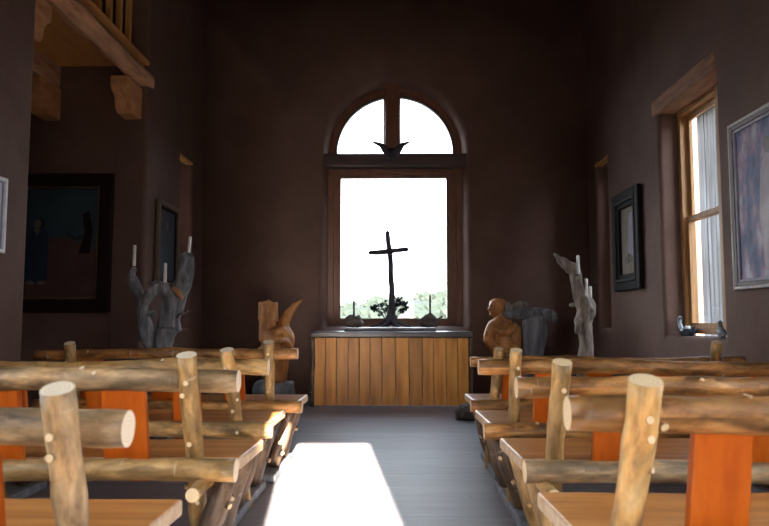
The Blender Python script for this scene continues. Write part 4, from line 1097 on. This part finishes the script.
# ------------------------------------------------------------------ outside
def hill_h(x, y):
    r = math.hypot(x, y); th = math.atan2(x, y)             # th = 0 straight ahead
    base = -0.35
    ahead = 0.5 + 0.5 * math.cos(th)
    h = max(0, (r - 45) / 75) ** 0.9 * (3.4 * ahead ** 3 + 0.9 + 1.5 * max(0, math.sin(th)) * ahead) if r > 45 else 0
    side = max(0, math.sin(th)) ** 2 * max(0, min(1, (r - 14) / 45)) * 11
    side += max(0, -math.sin(th)) ** 3 * max(0, min(1, (r - 16) / 50)) * 8
    h *= 1 + 3.2 * math.sin(th) * ahead ** 4
    n = noise.noise(Vector((x * 0.05, y * 0.05, 0))) * 0.9 + noise.noise(Vector((x * 0.17, y * 0.17, 4))) * 0.45
    return base + h + side + n * min(1, max(0, (r - 25) / 40))
bm = bmesh.new()
rs = [0.0, 6, 11, 14, 18, 24, 32, 42, 54, 66, 78, 90, 102, 114, 126, 140]
NA = 180
prev = None
for r in rs:
    if r == 0: ring = [bm.verts.new((0, 0, -0.35))]
    else: ring = [bm.verts.new((r * math.sin(2 * PI * i / NA), r * math.cos(2 * PI * i / NA), hill_h(r * math.sin(2 * PI * i / NA), r * math.cos(2 * PI * i / NA)))) for i in range(NA)]
    if prev:
        for i in range(NA):
            if len(prev) == 1: bm.faces.new((prev[0], ring[i], ring[(i + 1) % NA]))
            else: bm.faces.new((prev[i], ring[i], ring[(i + 1) % NA], prev[(i + 1) % NA]))
    prev = ring
for f in bm.faces: f.smooth = True
tag(obj('hills', bm, M['scrub']), 'pale scrub-covered hills seen through the arched window', 'hill', kind='structure')
rnd = random.Random(77)
bm = bmesh.new()
for k in range(420):
    a = rnd.uniform(-0.16, 0.16); r = rnd.uniform(55, 122)
    x, y = r * math.sin(a), r * math.cos(a)
    R = rnd.uniform(0.35, 0.95)
    mt = Matrix.Translation((x, y, hill_h(x, y) + R * 0.3)) @ Matrix.Diagonal((R * 1.2, R * 1.2, R * 0.85, 1))
    bmesh.ops.create_icosphere(bm, subdivisions=1, radius=1, matrix=mt)
for k in range(200):
    a = rnd.uniform(0.9, 1.6); r = rnd.uniform(28, 60)
    x, y = r * math.sin(a), r * math.cos(a)
    R = rnd.uniform(0.4, 1.2)
    mt = Matrix.Translation((x, y, hill_h(x, y) + R * 0.3)) @ Matrix.Diagonal((R * 1.2, R * 1.2, R * 0.9, 1))
    bmesh.ops.create_icosphere(bm, subdivisions=1, radius=1, matrix=mt)
tag(obj('shrubbery', bm, M['shrub']), 'scattered green shrubs on the hillside beyond the window', 'shrubs', kind='stuff')

M['weathered'] = plank_island_mat('weathered_boards', (0.04, 0.032, 0.027), (0.085, 0.077, 0.074), (0.14, 0.135, 0.135), (8, 8, 0.6), 0.85)
sh = empty('board_shed', (7.2, 13.0, -0.4), 'pale weathered board shed glimpsed through the right sash window', 'shed')
bm = bmesh.new(); rnd = random.Random(5); y = -6.5
while y < 9:
    wd = rnd.uniform(0.16, 0.3); box(bm, -0.02 + rnd.uniform(-.01, .01), 0.03, y, y + wd - 0.018, 0.0, 6.2); y += wd
obj('board_wall', bm, M['weathered'], sh)
bm = bmesh.new(); box(bm, 0.04, 4.0, -6.4, 8.9, 0.0, 6.15); obj('shed_body', bm, M['lintel'], sh)
bm = bmesh.new()
for i, (xa, za, xb, zb) in enumerate(((-0.35, 6.2, 2.0, 7.4), (2.0, 7.4, 4.4, 6.2))): bar(bm, (xa, 1.2, za), (xb, 1.2, zb), 0.08, 16.0)
obj('roof', bm, M['lintel'], sh)

# ------------------------------------------------------------------ light: sky, low sun through the doorway
w = bpy.data.worlds.new('sky'); scene.world = w; w.use_nodes = True
nt = w.node_tree; bg = nt.nodes['Background']
tc = N(nt, 'ShaderNodeTexCoord'); sep = N(nt, 'ShaderNodeSeparateXYZ')
nt.links.new(tc.outputs['Generated'], sep.inputs[0])
r = ramp(nt, [(0.0, (1.0, 0.98, 0.97)), (0.25, (0.90, 0.94, 1.0)), (1.0, (0.55, 0.72, 1.0))])
nt.links.new(sep.outputs['Z'], r.inputs['Fac']); nt.links.new(r.outputs['Color'], bg.inputs['Color'])
bg.inputs['Strength'].default_value = 4.0

sl = bpy.data.lights.new('sun', 'SUN'); sl.energy = 34; sl.angle = math.radians(0.35); sl.color = (1.0, 0.93, 0.82)
so = bpy.data.objects.new('sun', sl); COL.objects.link(so)
d = Vector((-0.106, 1.0, -0.2800)).normalized()
so.rotation_euler = d.to_track_quat('-Z', 'Y').to_euler()

# ------------------------------------------------------------------ camera
cam = bpy.data.cameras.new('camera'); co = bpy.data.objects.new('camera', cam); COL.objects.link(co)
cam.sensor_width = 36; cam.lens = 36 * 700 / 769
co.location = (0, 0, 0.96)
co.rotation_euler = (PI / 2 + math.radians(4.66), 0, math.radians(0.7))
cam.clip_start = 0.05; cam.clip_end = 1000
cam.dof.use_dof = True; cam.dof.focus_distance = 7.6; cam.dof.aperture_fstop = 5.0
scene.camera = co

scene.view_settings.view_transform = 'Standard'
scene.view_settings.look = 'None'
scene.view_settings.gamma = 1
scene.view_settings.exposure = 1.6
scene.view_settings.use_curve_mapping = False
try:
    scene.cycles.use_denoising = True
    scene.cycles.max_bounces = 10
    scene.cycles.diffuse_bounces = 6
    scene.cycles.transparent_max_bounces = 12
    scene.cycles.sample_clamp_indirect = 6
except Exception:
    pass
